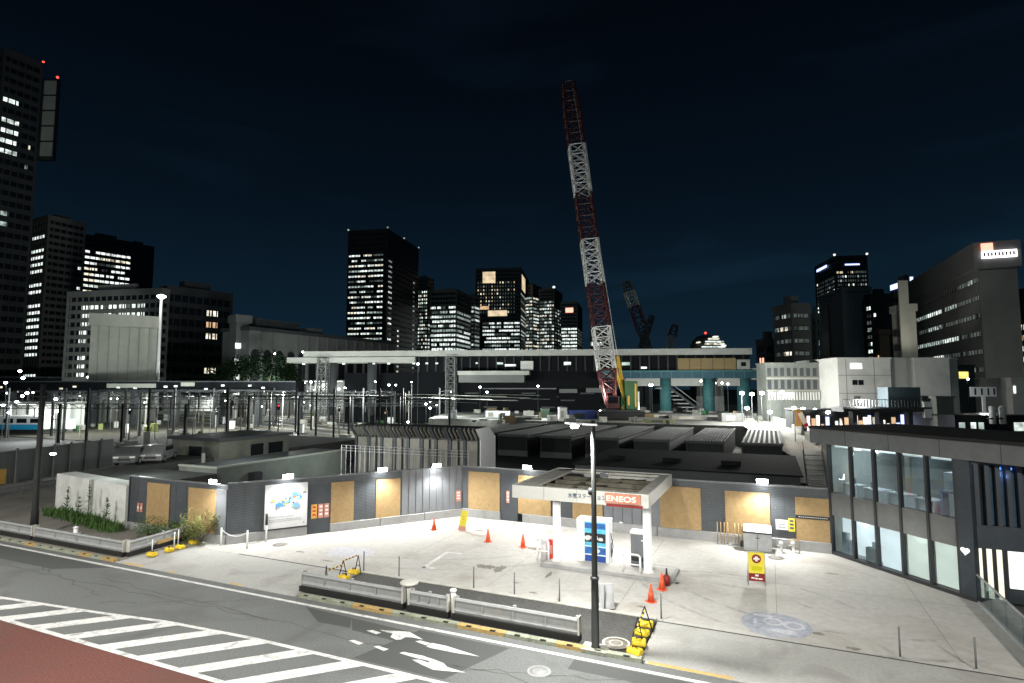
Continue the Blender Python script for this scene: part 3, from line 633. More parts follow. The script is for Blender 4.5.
# slim bollard posts along the sidewalk edge
bols = [(363,573,'at the left end of the dark sidewalk beside yellow weights'),(400.5,577.5,'first free standing one right of the left barrier group'),(474,590,'second of the row along the dark sidewalk'),(514,597,'middle one of the row below the two orange cones'),(557,606.5,'just left of the tall lamp pole'),(603,613.5,'in front of the grey folding board'),(660,623,'beside the right yellow weights and the cone'),(906,670,'in front of the glazed building on open concrete'),(985,682,'closest to the glass balustrade')]
for i, (x, y, lab) in enumerate(bols):
    q = gp(x, y)
    if i == 0:
        b0 = thing('slim_bollard', 'slim grey post ' + lab, 'bollard', (q[0],23.6,.012), 0, 'slim posts along the paving edge')
        MB().tube((0,0,0),(0,0,1.0),.03,n=10).build('post', M['bldgrey'], b0); MB().lathe([(.08,0),(.08,.02),(.04,.04)], n=12).build('base', M['galv'], b0)
    else: dup(b0, (q[0],23.6,.012), None, 'slim grey post ' + lab)
# barrier weights and A-frames
def mk_weight(lab, loc, rz):
    t = thing('barrier_weight', lab, 'barrier weight', loc, rz, 'yellow barrier weights')
    mb = MB(); mb.extr([(-.17,.0),(.17,.0),(.2,.08),(.14,.2),(-.14,.2),(-.2,.08)], -.24, .24); mb.build('body', M['yellow'], t, .05)
    MB().path([(-.1,0,.18),(-.08,0,.25),(.08,0,.25),(.1,0,.18)], .02, 6).build('handle', M['black'], t); return t
def mk_frame(lab, loc, rz):
    t = thing('barrier_trestle', lab, 'barrier', loc, rz, 'A-shaped barrier trestles')
    MB().tube((0,-.3,0),(0,0,.85),.022,n=6).build('leg', M['black'], t); MB().tube((0,.3,0),(0,0,.85),.022,n=6).build('leg', M['black'], t)
    MB().tube((0,-.17,.36),(0,.17,.36),.016,n=6).build('cross_bar', M['dark'], t); return t
wpos = [(646.5,626.5,'farthest of the four yellow weights beside the right driveway'),(642,635,'second farthest yellow weight at the right end of the dark sidewalk'),(639,645,'second nearest yellow weight at the right end of the dark sidewalk'),(635,654,'nearest yellow weight at the kerb of the right driveway'),
        (354,573.5,'yellow weight beside the first slim post'),(344,579,'middle yellow weight of the left group on the sidewalk end'),(334,583,'yellow weight nearest the guard beam of the left group'),
        (152,556.5,'yellow weight nearest the road on the far left driveway edge'),(169,552,'second yellow weight from the road on the left driveway edge'),(180,549,'third yellow weight from the road on the left driveway edge'),(193,544.5,'yellow weight beside the dry bush')]
w0 = None
for i, (x, y, lab) in enumerate(wpos):
    q = G(x, y, .1 if i < 7 else .03); loc = (q[0], q[1], .1 if 0 < i < 7 or i == 0 else .06)
    if w0 is None: w0 = mk_weight(lab, loc, R(8))
    else: dup(w0, loc, R(rnd.uniform(-20,25)), lab)
f0 = None
for i, (x, y, lab) in enumerate([(645,630,'far black trestle of the right yellow weight group'),(638,642,'near black trestle of the right yellow weight group'),(358,573,'black trestle beside the first slim post at the left sidewalk end'),(343,579,'middle black trestle of the left weight group'),(326,585,'black trestle nearest the road in the left weight group')]):
    q = G(x, y, .1)
    if f0 is None: f0 = mk_frame(lab, q, R(80))
    else: dup(f0, q, R(70+rnd.uniform(-20,20)), lab)
def striped_bar(a, b, lab):
    o = thing('striped_bar', lab, 'barrier bar', a); v = Vector(b)-Vector(a); n = 9; mb = MB()
    for i in range(n): mb.mi = i % 2; mb.tube(v*(i/n), v*((i+1)/n), .03, n=8)
    mb.build('bar', [M['yellow'], M['black']], o)
a, b, c = G(358,573,.1), G(343,579,.1), G(326,585,.1)
striped_bar((a[0],a[1],.95), (b[0],b[1],.93), 'yellow and black striped bar on the trestles by the slim post'); striped_bar((b[0],b[1],.75), (c[0],c[1],.72), 'yellow and black striped bar nearest the guard beam')
a, b = G(645,630,.1), G(635,650,.1); striped_bar((a[0],a[1],.8), (b[0],b[1],.72), 'striped bar over the right yellow weights')
# thin white posts of the left driveway, with chain
for i, (x, y, h, lab) in enumerate([(152,553,.7,'thin white stake over the nearest left yellow weight'),(174,549,.9,'thin white stake between the left yellow weights'),(178,546,.9,'thin white stake second along the left driveway edge'),(221,546,1.0,'pale chain post nearest the dry bush'),(247,549,1.0,'pale chain post at the driveway joint line'),(231,543,1.25,'dark topped post behind the chain'),(266,542,1.6,'tall half dark post in front of the map board')]):
    q = gp(x, y); t = thing('chain_post', lab, 'post', (q[0],q[1],.02), 0, 'posts on the left driveway')
    MB().tube((0,0,0),(0,0,h*(.6 if i > 4 else 1)),.05 if i > 2 else .03,n=8).build('post', M['white'], t)
    if i > 4: MB().tube((0,0,h*.6),(0,0,h),.075,n=8).build('dark_top', M['dark'], t)
a, b = gp(221,546), gp(247,549); mb = MB(); pts = []
for i in range(11):
    u = i/10; pts.append((a[0]+(b[0]-a[0])*u, a[1]+(b[1]-a[1])*u, .92-.3*4*u*(1-u)))
ch = mb.path(pts, .025, 6).build('chain', M['white']); tag(ch, 'pale sagging chain between two posts on the left driveway', 'chain')

# ================================================================== GUARD BEAMS
def guard(s0, s1, p, lab, z=.1, ang=0, base=True):
    L = s1-s0; t = thing('guard_beam', lab, 'guard rail', (s0,p,z), ang, 'guard beams along the road')
    MB().extr([(-.05,.22),(.02,.22),(.02,.8),(-.05,.8),(-.09,.72),(-.04,.62),(-.04,.44),(-.09,.34)], .08, L-.08).build('beam', M['rail'], t, .008)
    for i in range(3):
        x = .12+(L-.24)*i/2; MB().box(x-.06,x+.06,.02,.14,0,.84).build('post', M['rail'], t, .01)
    for x in (0,L-.07): MB().box(x,x+.07,-.1,.16,.2,.86).build('end_plate', M['rooflt'], t, .01)
    mb = MB()
    for i in range(1,4): x = L*i/4; mb.box(x-.02,x+.02,-.1,-.085,.4,.68)
    mb.build('splice', M['galv'], t)
    if base: MB().box(0,L,-.14,.2,0,.24).build('shadow_gap', M['black'], t)  # black box stands in for the shadow between beam and kerb
    return t
guard(-19.15,-13.75,20.25,'grey guard beam at the left end of the dark sidewalk')
guard(-13.5,-11.65,20.25,'short grey guard beam between the cream disc post and its neighbour')
guard(-11.45,-6.35,20.25,'long grey guard beam ending left of the tall lamp pole')
guard(-45.6,-40.0,20.45,'left hand grey guard beam behind the dark utility pole',.06)
guard(-39.8,-31.6,20.45,'grey guard beam in front of the white concrete wall',.06)
gq = gp(125,557); guard(0,4.4,0,'grey guard beam turning in from the road beside yellow weights',.06,0,True)
t_ = [o for o in bpy.data.objects if o.get('label') == 'grey guard beam turning in from the road beside yellow weights'][0]; t_.location = (-31.45,20.5,.06); t_.rotation_euler = (0,0,R(96))
MB().box(1.7,3.2,-.14,-.1,.2,.42).build('yellow_plate', M['kerb_y'], t_)
fp = thing('disc_post', 'cream post topped by a wide round disc between two guard beams', 'post', (-13.62,20.42,.1)); MB().tube((0,0,0),(0,0,.95),.09,n=12).build('post', M['white'], fp); MB().lathe([(.05,.93),(.36,.97),(.38,1.02),(.34,1.06),(.05,1.07)], n=24).build('disc', M['rooflt'], fp)
fp = thing('stub_post', 'short white post between the middle and long guard beams', 'post', (-11.55,20.38,.1)); MB().tube((0,0,0),(0,0,.98),.09,n=12).build('post', M['white'], fp); MB().lathe([(.13,.96),(.13,1.04),(.02,1.08)], n=14).build('cap', M['white'], fp)
fp = thing('stub_post', 'short white post in the left guard beam by the white wall', 'post', (-36.3,20.66,.06)); MB().tube((0,0,0),(0,0,1.0),.11,n=12).build('post', M['white'], fp); MB().lathe([(.14,.98),(.14,1.05),(.02,1.1)], n=14).build('cap', M['white'], fp)
# lamp pole
px, py = -5.72, 19.98
lp = thing('street_lamp', 'tall dark street lamp pole with a lit arm lamp on the sidewalk', 'street lamp', (px,py,.1))
MB().box(-.45,.45,-.3,.3,0,.04).build('foot_slab', M['rooflt'], lp)
MB().lathe([(.18,.04),(.14,.06),(.125,2.3),(.105,2.4),(.095,4.3),(.095,4.4),(.075,7.75)], n=14).build('pole', M['pole'], lp)
MB().lathe([(.13,2.28),(.16,2.3),(.16,2.36),(.12,2.4)], n=14).build('collar', M['dark'], lp)
arm = MB().bar((.15,.0,7.6),(-.95,-.28,7.66),.1,.07).build('arm', M['galv'], lp)
MB().box(-.85,-.35,-.29,-.05,7.6,7.68).build('lamp_head', M['galv'], lp)
MB().lathe([(.001,-.13),(.1,-.12),(.15,-.06),(.13,.02),(.05,.05)], (-.62,-.18,7.6), 14).build('lens', E_['lamp'], lp)
MB().path([(0,0,5.55),(.35,.05,5.85)], .03, 6).box(.25,.55,-.08,.12,5.8,5.95).build('camera_head', M['dark'], lp)
MB().lathe([(.06,5.15),(.11,5.2),(.11,5.35),(.06,5.4)], (-.1,0,0), 10).build('speaker', M['dark'], lp)
light('SPOT', (px-.65,py-.18,7.55), 3400, (1,.99,.93), .15, (px-.65,py+1.5,0), 165, blend=.5)
# dark utility pole on the left
up_ = thing('utility_pole', 'tall dark utility pole standing on the left verge', 'pole', (-40.85,20.9,.06)); MB().lathe([(.22,0),(.2,1.5),(.17,1.6),(.14,9.2)], n=12).build('pole', M['pole'], up_)
MB().bar((-.7,0,8.4),(.7,0,8.4),.1).build('cross_arm', M['pole'], up_)
# added spots without fittings, assumed street lamps out of frame, brighten the road
for x, y, e in ((-52,9.5,3000),(-36,9.5,4200),(-20,9.5,3600),(-5,9,3400),(11,11,5200)):
    light('SPOT', (x,y,9.0), e, (1,.97,.9), .25, (x-1,y+5,0), 150, blend=.7)

# ================================================================== WHITE WALL, PARKING DECK, PLANTS
dk = thing('parking_deck', 'raised parking deck with a white concrete front wall beside the verge', 'parking deck', (0,0,0))
MB().prism([(-48.2,25.9),(-38.05,24.5),(-38.0,25.7),(-48.0,27.1)], 0, 2.72).build('front_wall', M['wallconc'], dk, .02)
MB().box(-43.0,-42.97,25.15,25.2,0,2.7).build('wall_joint', M['stain'], dk)
MB().prism([(-47.9,27.15),(-38.0,25.75),(-38.0,31.2),(-47.3,31.2),(-47.3,60),(-60,60)], 0, 2.6).build('deck_slab', M['ground'], dk)
def car(lab, loc, rz, m):
    t = thing('parked_car', lab, 'car', loc, rz, 'cars on the raised deck')
    MB().extr([(-2.2,.25),(2.1,.25),(2.15,.75),(1.95,.95),(1.0,1.02),(.45,1.48),(-1.3,1.5),(-2.05,1.0),(-2.2,.8)], -.85, .85).build('body', m, t, .08)
    MB().add([(-.72,-1.36,1.42),(.72,-1.36,1.42),(.78,-2.0,1.02),(-.78,-2.0,1.02)],[(0,1,2,3)]).build('windscreen', M['glassdark'], t)
    for x in (-.86,.86): MB().box(x-.012,x+.012,-1.2,.75,1.0,1.38).build('side_window', M['glassdark'], t)
    for x in (-.6,.6): MB().box(x-.2,x+.2,-2.225,-2.19,.66,.8).build('headlight', M['white_t'], t)
    MB().box(-.45,.45,-2.215,-2.19,.45,.6).build('grille', M['dark'], t)
    for x in (-.8,.8):
        for y in (-1.35,1.3):
            w_ = MB().tube((x-.1,y,.32),(x+.1,y,.32),.32,n=16).build('wheel', M['black'], t); MB().tube((x-.105,y,.32),(x+.105,y,.32),.18,n=12).build('rim', M['galv'], w_)
q = G(134,463,2.6); car('silver car parked facing the road on the dark deck', q, R(38), M['carw'])
q = G(159,461,2.6); car('pale car parked beside the silver one half hidden by the plaster building', q, R(38), M['carw2'])
def tufts(name, label, pts, m, hmin, hmax, n, spread, seed, stuff=True, cat='weeds', w=.035):
    q = random.Random(seed); mb = MB()
    for _ in range(n):
        i = q.randrange(len(pts)-1) if len(pts) > 1 else 0; u = q.random()
        a = pts[i]; b = pts[min(i+1, len(pts)-1)]
        x = a[0]+(b[0]-a[0])*u+q.gauss(0,spread); y = a[1]+(b[1]-a[1])*u+q.gauss(0,spread)
        h = q.uniform(hmin,hmax)*(1+.35*math.sin(x*3)*math.sin(x*1.3)); th = q.uniform(0,6.28); ln = q.uniform(.1,.5)*h
        dx, dy = math.cos(th), math.sin(th); ww = w*q.uniform(.6,1.6)
        z0 = .05 if q.random() < .6 else q.uniform(.05, h*.5)
        base = Vector((x,y,z0)); mid = base+Vector((dx*ln*.4,dy*ln*.4,h*.6)); tip = base+Vector((dx*ln,dy*ln,h))
        sv = Vector((-dy,dx,0))*ww
        mb.add([base-sv*.5, base+sv*.5, mid+sv, mid-sv, tip], [(0,1,2,3),(3,2,4)])
    return mb.build(name, m)
o = tufts('weed_strip','',[gp(50,515),gp(75,521),gp(95,527),gp(117,533)], M['grass'], .18,.6, 2600, .24, 3, w=.028); o['kind'] = 'stuff'; o['label'] = 'bright green weeds along the foot of the white wall'
for i, (x, y, h, lab) in enumerate([(87,526,2.6,'tallest weed stalk in the middle of the white wall'),(66,520,2.2,'tall weed stalk near the left end of the white wall'),(77,523,1.7,'shorter weed stalk between the two tall ones'),(105,529,1.9,'weed stalk near the right end of the white wall')]):
    b = gp(x,y); o = thing('tall_weed', lab, 'weed', (b[0],b[1],.05), 0, 'tall weed stalks'); MB().tube((0,0,0),(.1,0,h),.03,.01,n=6).build('stalk', M['grass'], o)
    mb = MB(); q = random.Random(i)
    for k in range(70):
        z = q.uniform(.2,1)*h; th = q.uniform(0,6.28); l = .4*(1.1-z/h)+.08; d = Vector((math.cos(th),math.sin(th),.5)); s_ = Vector((-d.y,d.x,0))*.04; c = Vector((.1*z/h,0,z))
        mb.add([c, c+d*l*.5+s_, c+d*l, c+d*l*.5-s_], [(0,1,2,3)])
    mb.build('leaves', M['grass'], o)
def bush(lab, c, rx, ry, rz_, m, n, seed, name='bush'):
    q = random.Random(seed); t = thing(name, lab, 'bush', (c[0],c[1],.05)); mb = MB()
    cl = [(q.uniform(-.7,.7)*rx, q.uniform(-.7,.7)*ry, q.uniform(.25,.75)*rz_, q.uniform(.3,.55)) for _ in range(9)]
    for _ in range(n):
        k = cl[q.randrange(9)]; v = Vector((q.gauss(0,1),q.gauss(0,1),q.gauss(0,1))).normalized()*q.random()**.4*k[3]
        p = Vector((k[0]+v.x*rx, k[1]+v.y*ry, max(.03,k[2]+v.z*rz_))); th = q.uniform(0,6.28); d = Vector((math.cos(th),math.sin(th),q.uniform(-.3,.9))).normalized()*q.uniform(.08,.2); s_ = Vector((-d.y,d.x,q.uniform(-.05,.05))).normalized()*.035
        mb.add([p, p+d*.5+s_, p+d, p+d*.5-s_], [(0,1,2,3)])
    mb.build('foliage', m, t); mb = MB()
    for k in cl: mb.tube((0,0,0),(k[0],k[1],k[2]),.025,.01,n=5)
    mb.build('stem', M['bark'], t)
q = gp(158,539); bush('dark green low bush below the first timber panel', q, 1.9, .8, 1.1, M['grass'], 1500, 4)
q = gp(201,543); bush('pale dry bush at the end of the short hoarding', q, 1.3, 1.0, 1.6, M['grass_y'], 1800, 5)
q = gp(184,541); bush('small mixed bush between the green and the dry one', q, 1.0, .7, .9, M['grass_y'], 700, 6)
# left street fence
a, b = G(-30,497), G(112,470)
df = thing('panel_fence', 'tall dark panel fence along the left side street', 'fence', (a[0],a[1],0), math.atan2(b[1]-a[1], b[0]-a[0])); LD = math.hypot(b[0]-a[0], b[1]-a[1])
MB().box(0,LD,0,.1,.3,3.4).build('sheet', M['bldgrey'], df)
for k in range(int(LD/2)+1):
    MB().box(k*2-.08,k*2+.08,-.14,-.01,0,3.6).build('post', M['b_grey'], df)
MB().box(0,LD,-.3,.2,0,.5).build('concrete_base', M['base'], df)
a, b = G(-20,502), G(58,487)
gd = guard(0, math.hypot(b[0]-a[0],b[1]-a[1]), 0, 'far grey guard beam along the dark panel fence', .06, 0, False); gd.location = (a[0],a[1],.06); gd.rotation_euler = (0,0,math.atan2(b[1]-a[1],b[0]-a[0]))
o = tag(MB().add([(p[0],p[1],z) for p,z in ((G(-4,500),1.2),(G(4.5,498.5),1.2),(G(4.5,498.5),2.4),(G(-4,500),2.4))],[(0,1,2,3)]).build('round_sign', M['orangesign']), 'dim orange sign plate at the end of the far guard beam', 'sign'); s_ = o.modifiers.new('s','SOLIDIFY'); s_.thickness = .05
q = G(53,455,2.9); o = thing('wall_lamp', 'small white lamp on the dark panel fence', 'lamp', D(53,454,52)); MB().lathe([(.02,-.1),(.2,-.06),(.22,.06),(.05,.12)], n=12).build('lens', E_['yardlamp'], o); MB().box(-.04,.04,0,.5,.1,.16).build('bracket', M['dark'], o)
# plaster building and annex
c0 = D(220,439,54); z1 = c0[2]
pl = thing('plaster_building', 'low plaster building with a dark flat roof and small windows', 'building', (c0[0],c0[1],0))
wl = c0[0]-onp(172,437,c0[1])[0]
def s_at(x, y, s):    # point on plane X=s
    a, u = ray(x,y); v = world(a,1.0); d = s/v[0]; return v[1]*d
yr = s_at(289,434,c0[0])-c0[1]; yr = min(max(yr,8),30)
MB().box(-wl,0,0,yr,0,z1-.2).build('wall', M['ochre'], pl); MB().box(-wl-.3,.3,-.3,yr+.3,z1-.2,z1+.05).build('roof', M['b_dark'], pl)
f_ = MB().box(-wl*.62,-wl*.36,-.04,.0,z1-1.9,z1-.8).build('window', M['glassdark'], pl); MB().box(-wl*.64,-wl*.34,-.06,-.0,z1-2.0,z1-1.9).build('sill', M['b_grey'], f_)
for a_, b_ in ((.42,.6),(.68,.9)): MB().box(0,.04,yr*a_,yr*b_,z1-1.9,z1-.8).build('window', M['glassdark'], pl)
MB().tube((-.6,-1.2,0),(-.6,-1.2,z1-1.2),.16).build('vent_pipe', M['b_light'], pl)
c1 = D(217,468.5,45); wl1 = c1[0]-onp(179,467,c1[1])[0]; yr1 = min(s_at(346,449,c1[0])-c1[1], 40)
an = thing('annex_building', 'low grey concrete annex in front of the plaster building', 'building', (c1[0],c1[1],0))
MB().box(-wl1,0,0,yr1,0,c1[2]-.04).build('wall', M['grey_fac'], an); MB().box(-wl1+.25,-.25,.25,yr1-.25,c1[2]-.04,c1[2]+.0).build('roof', M['b_dark'], an)
MB().box(-wl1-.05,.05,-.05,.25,c1[2]-.03,c1[2]+.1).build('parapet', M['b_light'], an); MB().box(-.25,.05,.25,yr1,c1[2]-.03,c1[2]+.1).build('parapet', M['b_light'], an)
MB().box(0,.6,yr1*.2,yr1*.26,c1[2]-1.5,c1[2]-.7).build('air_unit', M['dark'], an); MB().tube((-.9,-.02,c1[2]-1),(-.9,-.06,c1[2]-1),.25).build('round_vent', M['dark'], an)
light('POINT', (c1[0]+5,c1[1]+9,4.2), 420, (.9,1,.97), .3); light('POINT', (c1[0]-2.5,c1[1]-4,4.6), 200, (.9,1,.95), .3); light('POINT', (c0[0]+5,c0[1]-2,6.2), 300, (.9,1,.93), .3)  # added lights without fittings, brighten the annex and plaster walls

# ================================================================== NOISE BARRIER AND SHEDS
c2 = D(480,440,52); p0, zk = c2[1], c2[2]; sR = c2[0]; sL = onp(357,432,p0)[0]
nb = thing('noise_barrier', 'long grey noise barrier with overhanging slatted top and white end panel', 'barrier', (0,0,0))
prof = [(p0,0),(p0+3,0),(p0+3,zk+.1),(p0+1.6,zk+1.1),(p0-.9,zk+1.0),(p0,zk)]
MB().extr(prof, sR-.02, sR+.1).build('end_panel', M['ltcap'], nb)
MB().extr([(a+.15 if i in (0,5) else a,b) for i,(a,b) in enumerate(prof)], sL, sR-.05).build('core', M['dark'], nb)
n = 9; w = (sR-sL)/n
for i in range(n):
    x = sL+i*w
    MB().box(x-.14,x+.14,p0-.12,p0+.1,0,zk).bar((x,p0-.1,zk),(x,p0-1.05,zk+1.05),.28,.2).build('rib', M['b_dark'], nb)
    MB().box(x+.2,x+w*(.48 if i%2 else .82),p0-.03,p0+.12,.0,zk-.15).build('wall_panel', M['ltpanel'], nb)
    if i%2: MB().box(x+w*.68,x+w-.2,p0-.03,p0+.12,.0,zk-.15).build('wall_panel', M['ltpanel'], nb)
    mb = MB(); u = x+.22
    while u < x+w-.3: mb.bar((u+.18,p0-.12,zk+.06),(u+.18,p0-.98,zk+.98),.34,.05, up=(1,0,0)); u += .42
    mb.build('slanted_slat', M['ltpanel'], nb)
mb = MB()
for k in range(26): x = sL+k*(sR-sL)/25; mb.tube((x,p0-2.2,0),(x,p0-2.2,4.0-.4),.03,n=4)
for z in (3.1,3.35,3.6): mb.tube((sL,p0-2.2,z),(sR,p0-2.2,z),.025,n=4)
o = mb.build('wire_fence', M['galv']); tag(o, 'thin wire fence in front of the noise barrier', 'fence')
light('POINT', (sR+3,p0-4,6.0), 260, (.95,1,.98), .3); light('SPOT', (-31,p0-7,4.2), 420, (1,.97,.92), .3, (-31,p0,3), 160)  # both lights added without fittings, brighten the noise barrier
for i in range(7):
    x0 = -3.1-i*6.1; nm = ['shortest dark slatted shed beside the haul road','second dark slatted shed from the haul road','third dark slatted shed from the haul road','fourth dark slatted shed from the haul road','fifth dark slatted shed, behind the lamp head','sixth dark slatted shed behind the hoarding corner','seventh and farthest left dark slatted shed'][i]
    t = thing('site_shed', nm, 'shed', (x0,71,0), 0, 'slatted sheds behind the hoarding'); wd = 4.4; dp = 24
    MB().box(.1,wd-.1,.2,dp,0,2.6).build('wall', M['dark'], t); MB().box(.05,wd-.05,-.02,.2,0,.75).build('plinth', M['b_grey'], t)
    MB().box(0,wd,0,dp,2.6,2.75).build('roof', M['shed'], t)
    mb = MB(); ns = 14 if i else 8
    for k in range(ns):
        x = (k+.5)*wd/ns; mb.box(x-(.06 if i else .14),x+(.05 if i else .08),0.1,dp-.1,2.75,2.86)
    mb.build('roof_rib', M['shedlt'] if i == 0 else M['b_grey'], t)
    mb = MB()
    for k in range(24): mb.box(wd-.16,wd+.02,k,k+.7,2.76,2.93)
    mb.build('edge_block', M['shedlt'], t); MB().box(0,wd,-.06,.0,2.55,2.8).build('fascia', M['b_grey'], t)
    for x in (.2,wd-.2): MB().box(x-.1,x+.1,-.05,.1,.75,2.6).build('corner_post', M['b_dark'], t)
lowb = thing('low_roof_block', 'long low dark flat roofed block directly behind the hoarding', 'building', (-16,50,0)); MB().box(0,18,0,14,0,2.2).build('wall', M['b_dark'], lowb); MB().box(-.2,18.2,-.2,14.2,2.2,2.32).build('roof', M['roof_felt'], lowb)
for x in (2,7,12): MB().box(x,x+1.6,4,5.4,2.32,2.7).build('roof_unit', M['roof_felt'], lowb)
light('POINT', (-10,60,7.5), 90, (.8,.92,1), .4)  # added light without a fitting above the sheds and low block
# stair scaffold beside the building
st = thing('scaffold_stair', 'pale scaffold stair between the sheds and the glazed building', 'stair', (2.9,58,0))
for k in range(7): MB().box(0,1.5,k*.75,k*.75+.5,.4+k*.36,.46+k*.36).build('tread', M['shedlt'], st)
for x in (-.05,1.55): MB().bar((x,0,.4),(x,5.3,2.9),.08,.2).build('stringer', M['galv'], st); MB().bar((x,0,1.3),(x,5.3,3.8),.05).build('handrail', M['galv'], st)

# ================================================================== GLAZED BUILDING ON THE RIGHT
A = Vector((2.92,36.55,0)); e = Vector((7.75-2.92,30.95-36.55,0)); FL = e.length; rz = math.atan2(e.y,e.x)
XF = Matrix.Translation((0,0,0))
gb = thing('glazed_building', 'two storey dark glazed building with lit rooms and a flat overhanging roof', 'building', (A.x,A.y,0), rz)
MB().box(-1.0,17,-.3,6.2,5.92,6.72).build('fascia', M['bldgrey'], gb, .02); MB().box(-1.03,17.03,-.33,6.23,6.72,6.86).build('roof', M['black'], gb)
mb = MB()
for x in (1.4,3.9,6.4,8.9): mb.box(x-.01,x+.01,-.306,-.3,5.92,6.72)
mb.build('fascia_joint', M['black'], gb)
mul = [0.02,1.42,2.79,4.16,5.51,6.82]
for x in mul: MB().box(x-.06,x+.06,-.1,.12,.05,5.92).build('mullion', M['dark'], gb)
MB().box(0,6.8,-.05,.3,2.1,3.3).build('spandrel', M['bldgrey'], gb)
for x in mul[1:-1]: MB().box(x+.062,x+.07,-.055,-.05,2.1,3.3).build('spandrel_joint', M['black'], gb)
MB().box(-.05,FL+.1,-.12,.25,0,.16).build('plinth', M['dark'], gb)
MB().box(6.88,FL+.1,-.12,.8,.16,5.92).build('corner_column', M['darkblue'], gb, .02)
for a_, b_ in zip(mul, mul[1:]): MB().box(a_+.07,b_-.07,.0,.015,3.35,5.85).build('window_pane', GL, gb)
# upper room
MB().box(0,6.85,.31,5.6,2.9,3.1).build('floor_slab', M['base'], gb); MB().box(0,6.85,.15,5.6,5.86,5.918).build('ceiling', M['white'], gb)
MB().box(0,6.85,5.6,5.75,0,5.9).build('back_wall', M['grey_fac'], gb); MB().box(-.12,-.02,.15,5.7,0,5.9).build('end_wall', M['b_light'], gb); MB().box(3.4,3.5,1.6,5.6,3.1,5.86).build('partition', M['grey_fac'], gb)
for x, y0, y1, z0, z1, m_ in ((.3,.5,1.1,3.1,3.85,'white'),(1.6,.5,1.3,3.1,3.8,'white'),(3.0,.5,1.2,3.1,3.82,'white'),(4.4,.5,1.2,3.1,3.8,'white'),(5.7,.5,.9,3.1,4.3,'blue')): 
    d_ = MB().box(x,x+1.05,y0,y1,z1-.05,z1).box(x+.02,x+.1,y0,y1,z0,z1-.05).box(x+.95,x+1.03,y0,y1,z0,z1-.05).build('desk', M[m_], gb); MB().box(x+.3,x+.7,y0+.2,y0+.26,z1+.02,z1+.3).build('monitor', M['white' if m_=='blue' else 'fence_v'], d_)
MB().box(5.55,6.05,1.0,1.6,3.1,5.1).build('white_cupboard', M['white'], gb); MB().box(2.5,2.85,2.4,5,3.1,5.7).build('screen_wall', M['ltpanel'], gb)
for a_, b_ in ((.2,2.55),(2.9,3.9),(4.2,5.3),(5.6,6.7)): MB().box(a_,b_,.22,.34,5.76,5.85).build('strip_light', E_['bright'], gb)
MB().box(1.2,1.6,.5,.8,5.72,5.84).build('spot_light', E_['lamp'], gb)
def gw(x, y, z): v = Matrix.Rotation(rz,4,'Z') @ Vector((x,y,z)); return (A.x+v.x, A.y+v.y, z)
light('AREA', gw(1.6,2.5,5.7), 42, (.82,.93,1), 1.6, gw(1.6,2.5,0)); light('AREA', gw(5,2.5,5.7), 32, (.82,.93,1), 1.6, gw(5,2.5,0))
# ground floor: blinds and inner wall glow themselves, room light put into emission
for i, (a_, b_) in enumerate(zip(mul, mul[1:])):
    MB().box(a_+.07,b_-.07,.0,.015,.18,2.08).build('window_pane', GL, gb)
    if i >= 2: MB().box(a_+.1,b_-.1,.16,.2,.2,2.06).build('roller_blind', E_['pane'] if i == 2 else E_['cream'], gb)
MB().box(0,2.75,.75,.8,.16,2.1).build('inner_wall', E_['pane'], gb); MB().box(0,6.85,.2,5.6,.05,.16).build('ground_floor', M['concrete'], gb)
for x, z in ((.25,1.3),(.7,.9),(1.7,.6),(2.1,1.2)): MB().box(x,x+.35,.4,.6,.16,.16+z*.8).build('display_stand', M['galv'], gb)
MB().box(1.75,2.35,.35,.65,.16,.8).build('counter', M['grey_fac'], gb); light('AREA', gw(1.4,1.0,2.0), 22, (.95,1,.97), .8, gw(1.4,1.0,0)); light('POINT', gw(4.9,.1,2.6) if 0 else gw(4.5,-.8,2.0), 6, (1,.98,.85), .4)  # the point light outside the glass is added, no fitting there
hs = thing('heart_sign', 'small white heart shaped sign on the dark corner column', 'sign', gw(7.16,-.16,2.05), rz)
pts = [(16*math.sin(t)**3/17*.2, (13*math.cos(t)-5*math.cos(2*t)-2*math.cos(3*t)-math.cos(4*t))/17*.19) for t in [2*math.pi*i/30 for i in range(30)]]
MB().add([(x,-.03,z) for x,z in pts]+[(x,.0,z) for x,z in pts], [tuple(range(30)),tuple(range(30,60))[::-1]]+[(i,(i+1)%30,30+(i+1)%30,30+i) for i in range(30)]).build('plate', E_['pane'], hs)
# second facade with narrow slits
wb = thing('slit_facade_wing', 'dark building wing with narrow lit vertical slits beside the glass balustrade', 'building', (7.8,30.95,0))
MB().box(0,7.5,.35,.5,0,5.9).build('back_panel', M['darkblue'], wb); MB().box(0,7.5,0,.35,2.25,3.2).build('spandrel', M['darkblue'], wb); MB().box(0,7.5,-.05,.35,5.75,5.9).build('head', M['darkblue'], wb)
for k in range(19): MB().box(.1+k*.37,.26+k*.37,-.05,.34,3.2,5.75).build('fin', M['darkblue'], wb)
bw = mat('blue_dim_glass', (.05,.09,.13), .15)
for k in range(18): MB().box(.27+k*.37,.46+k*.37,.28,.34,3.2,5.75).build('slit_window', bw, wb)
for x in (1.0,1.37): MB().lathe([(.02,-.08),(.1,-.04),(.1,.04),(.02,.08)], (x,.15,5.6), 12).build('blue_lamp', E_['bluelamp'], wb)
light('POINT', (9.0,30.9,5.3), 5, (.35,.5,1), .1)
for k, x in enumerate((.03,.37,.71)): MB().box(x,x+.2,.02,.1,.2,2.22).build('lit_slit', E_['cream'], wb); MB().box(x+.2,x+.34,-.03,.33,.0,2.25).build('fin', M['dark'], wb)
MB().box(1.12,2.5,.02,.1,.7,2.2).build('lit_window', E_['pane'], wb)
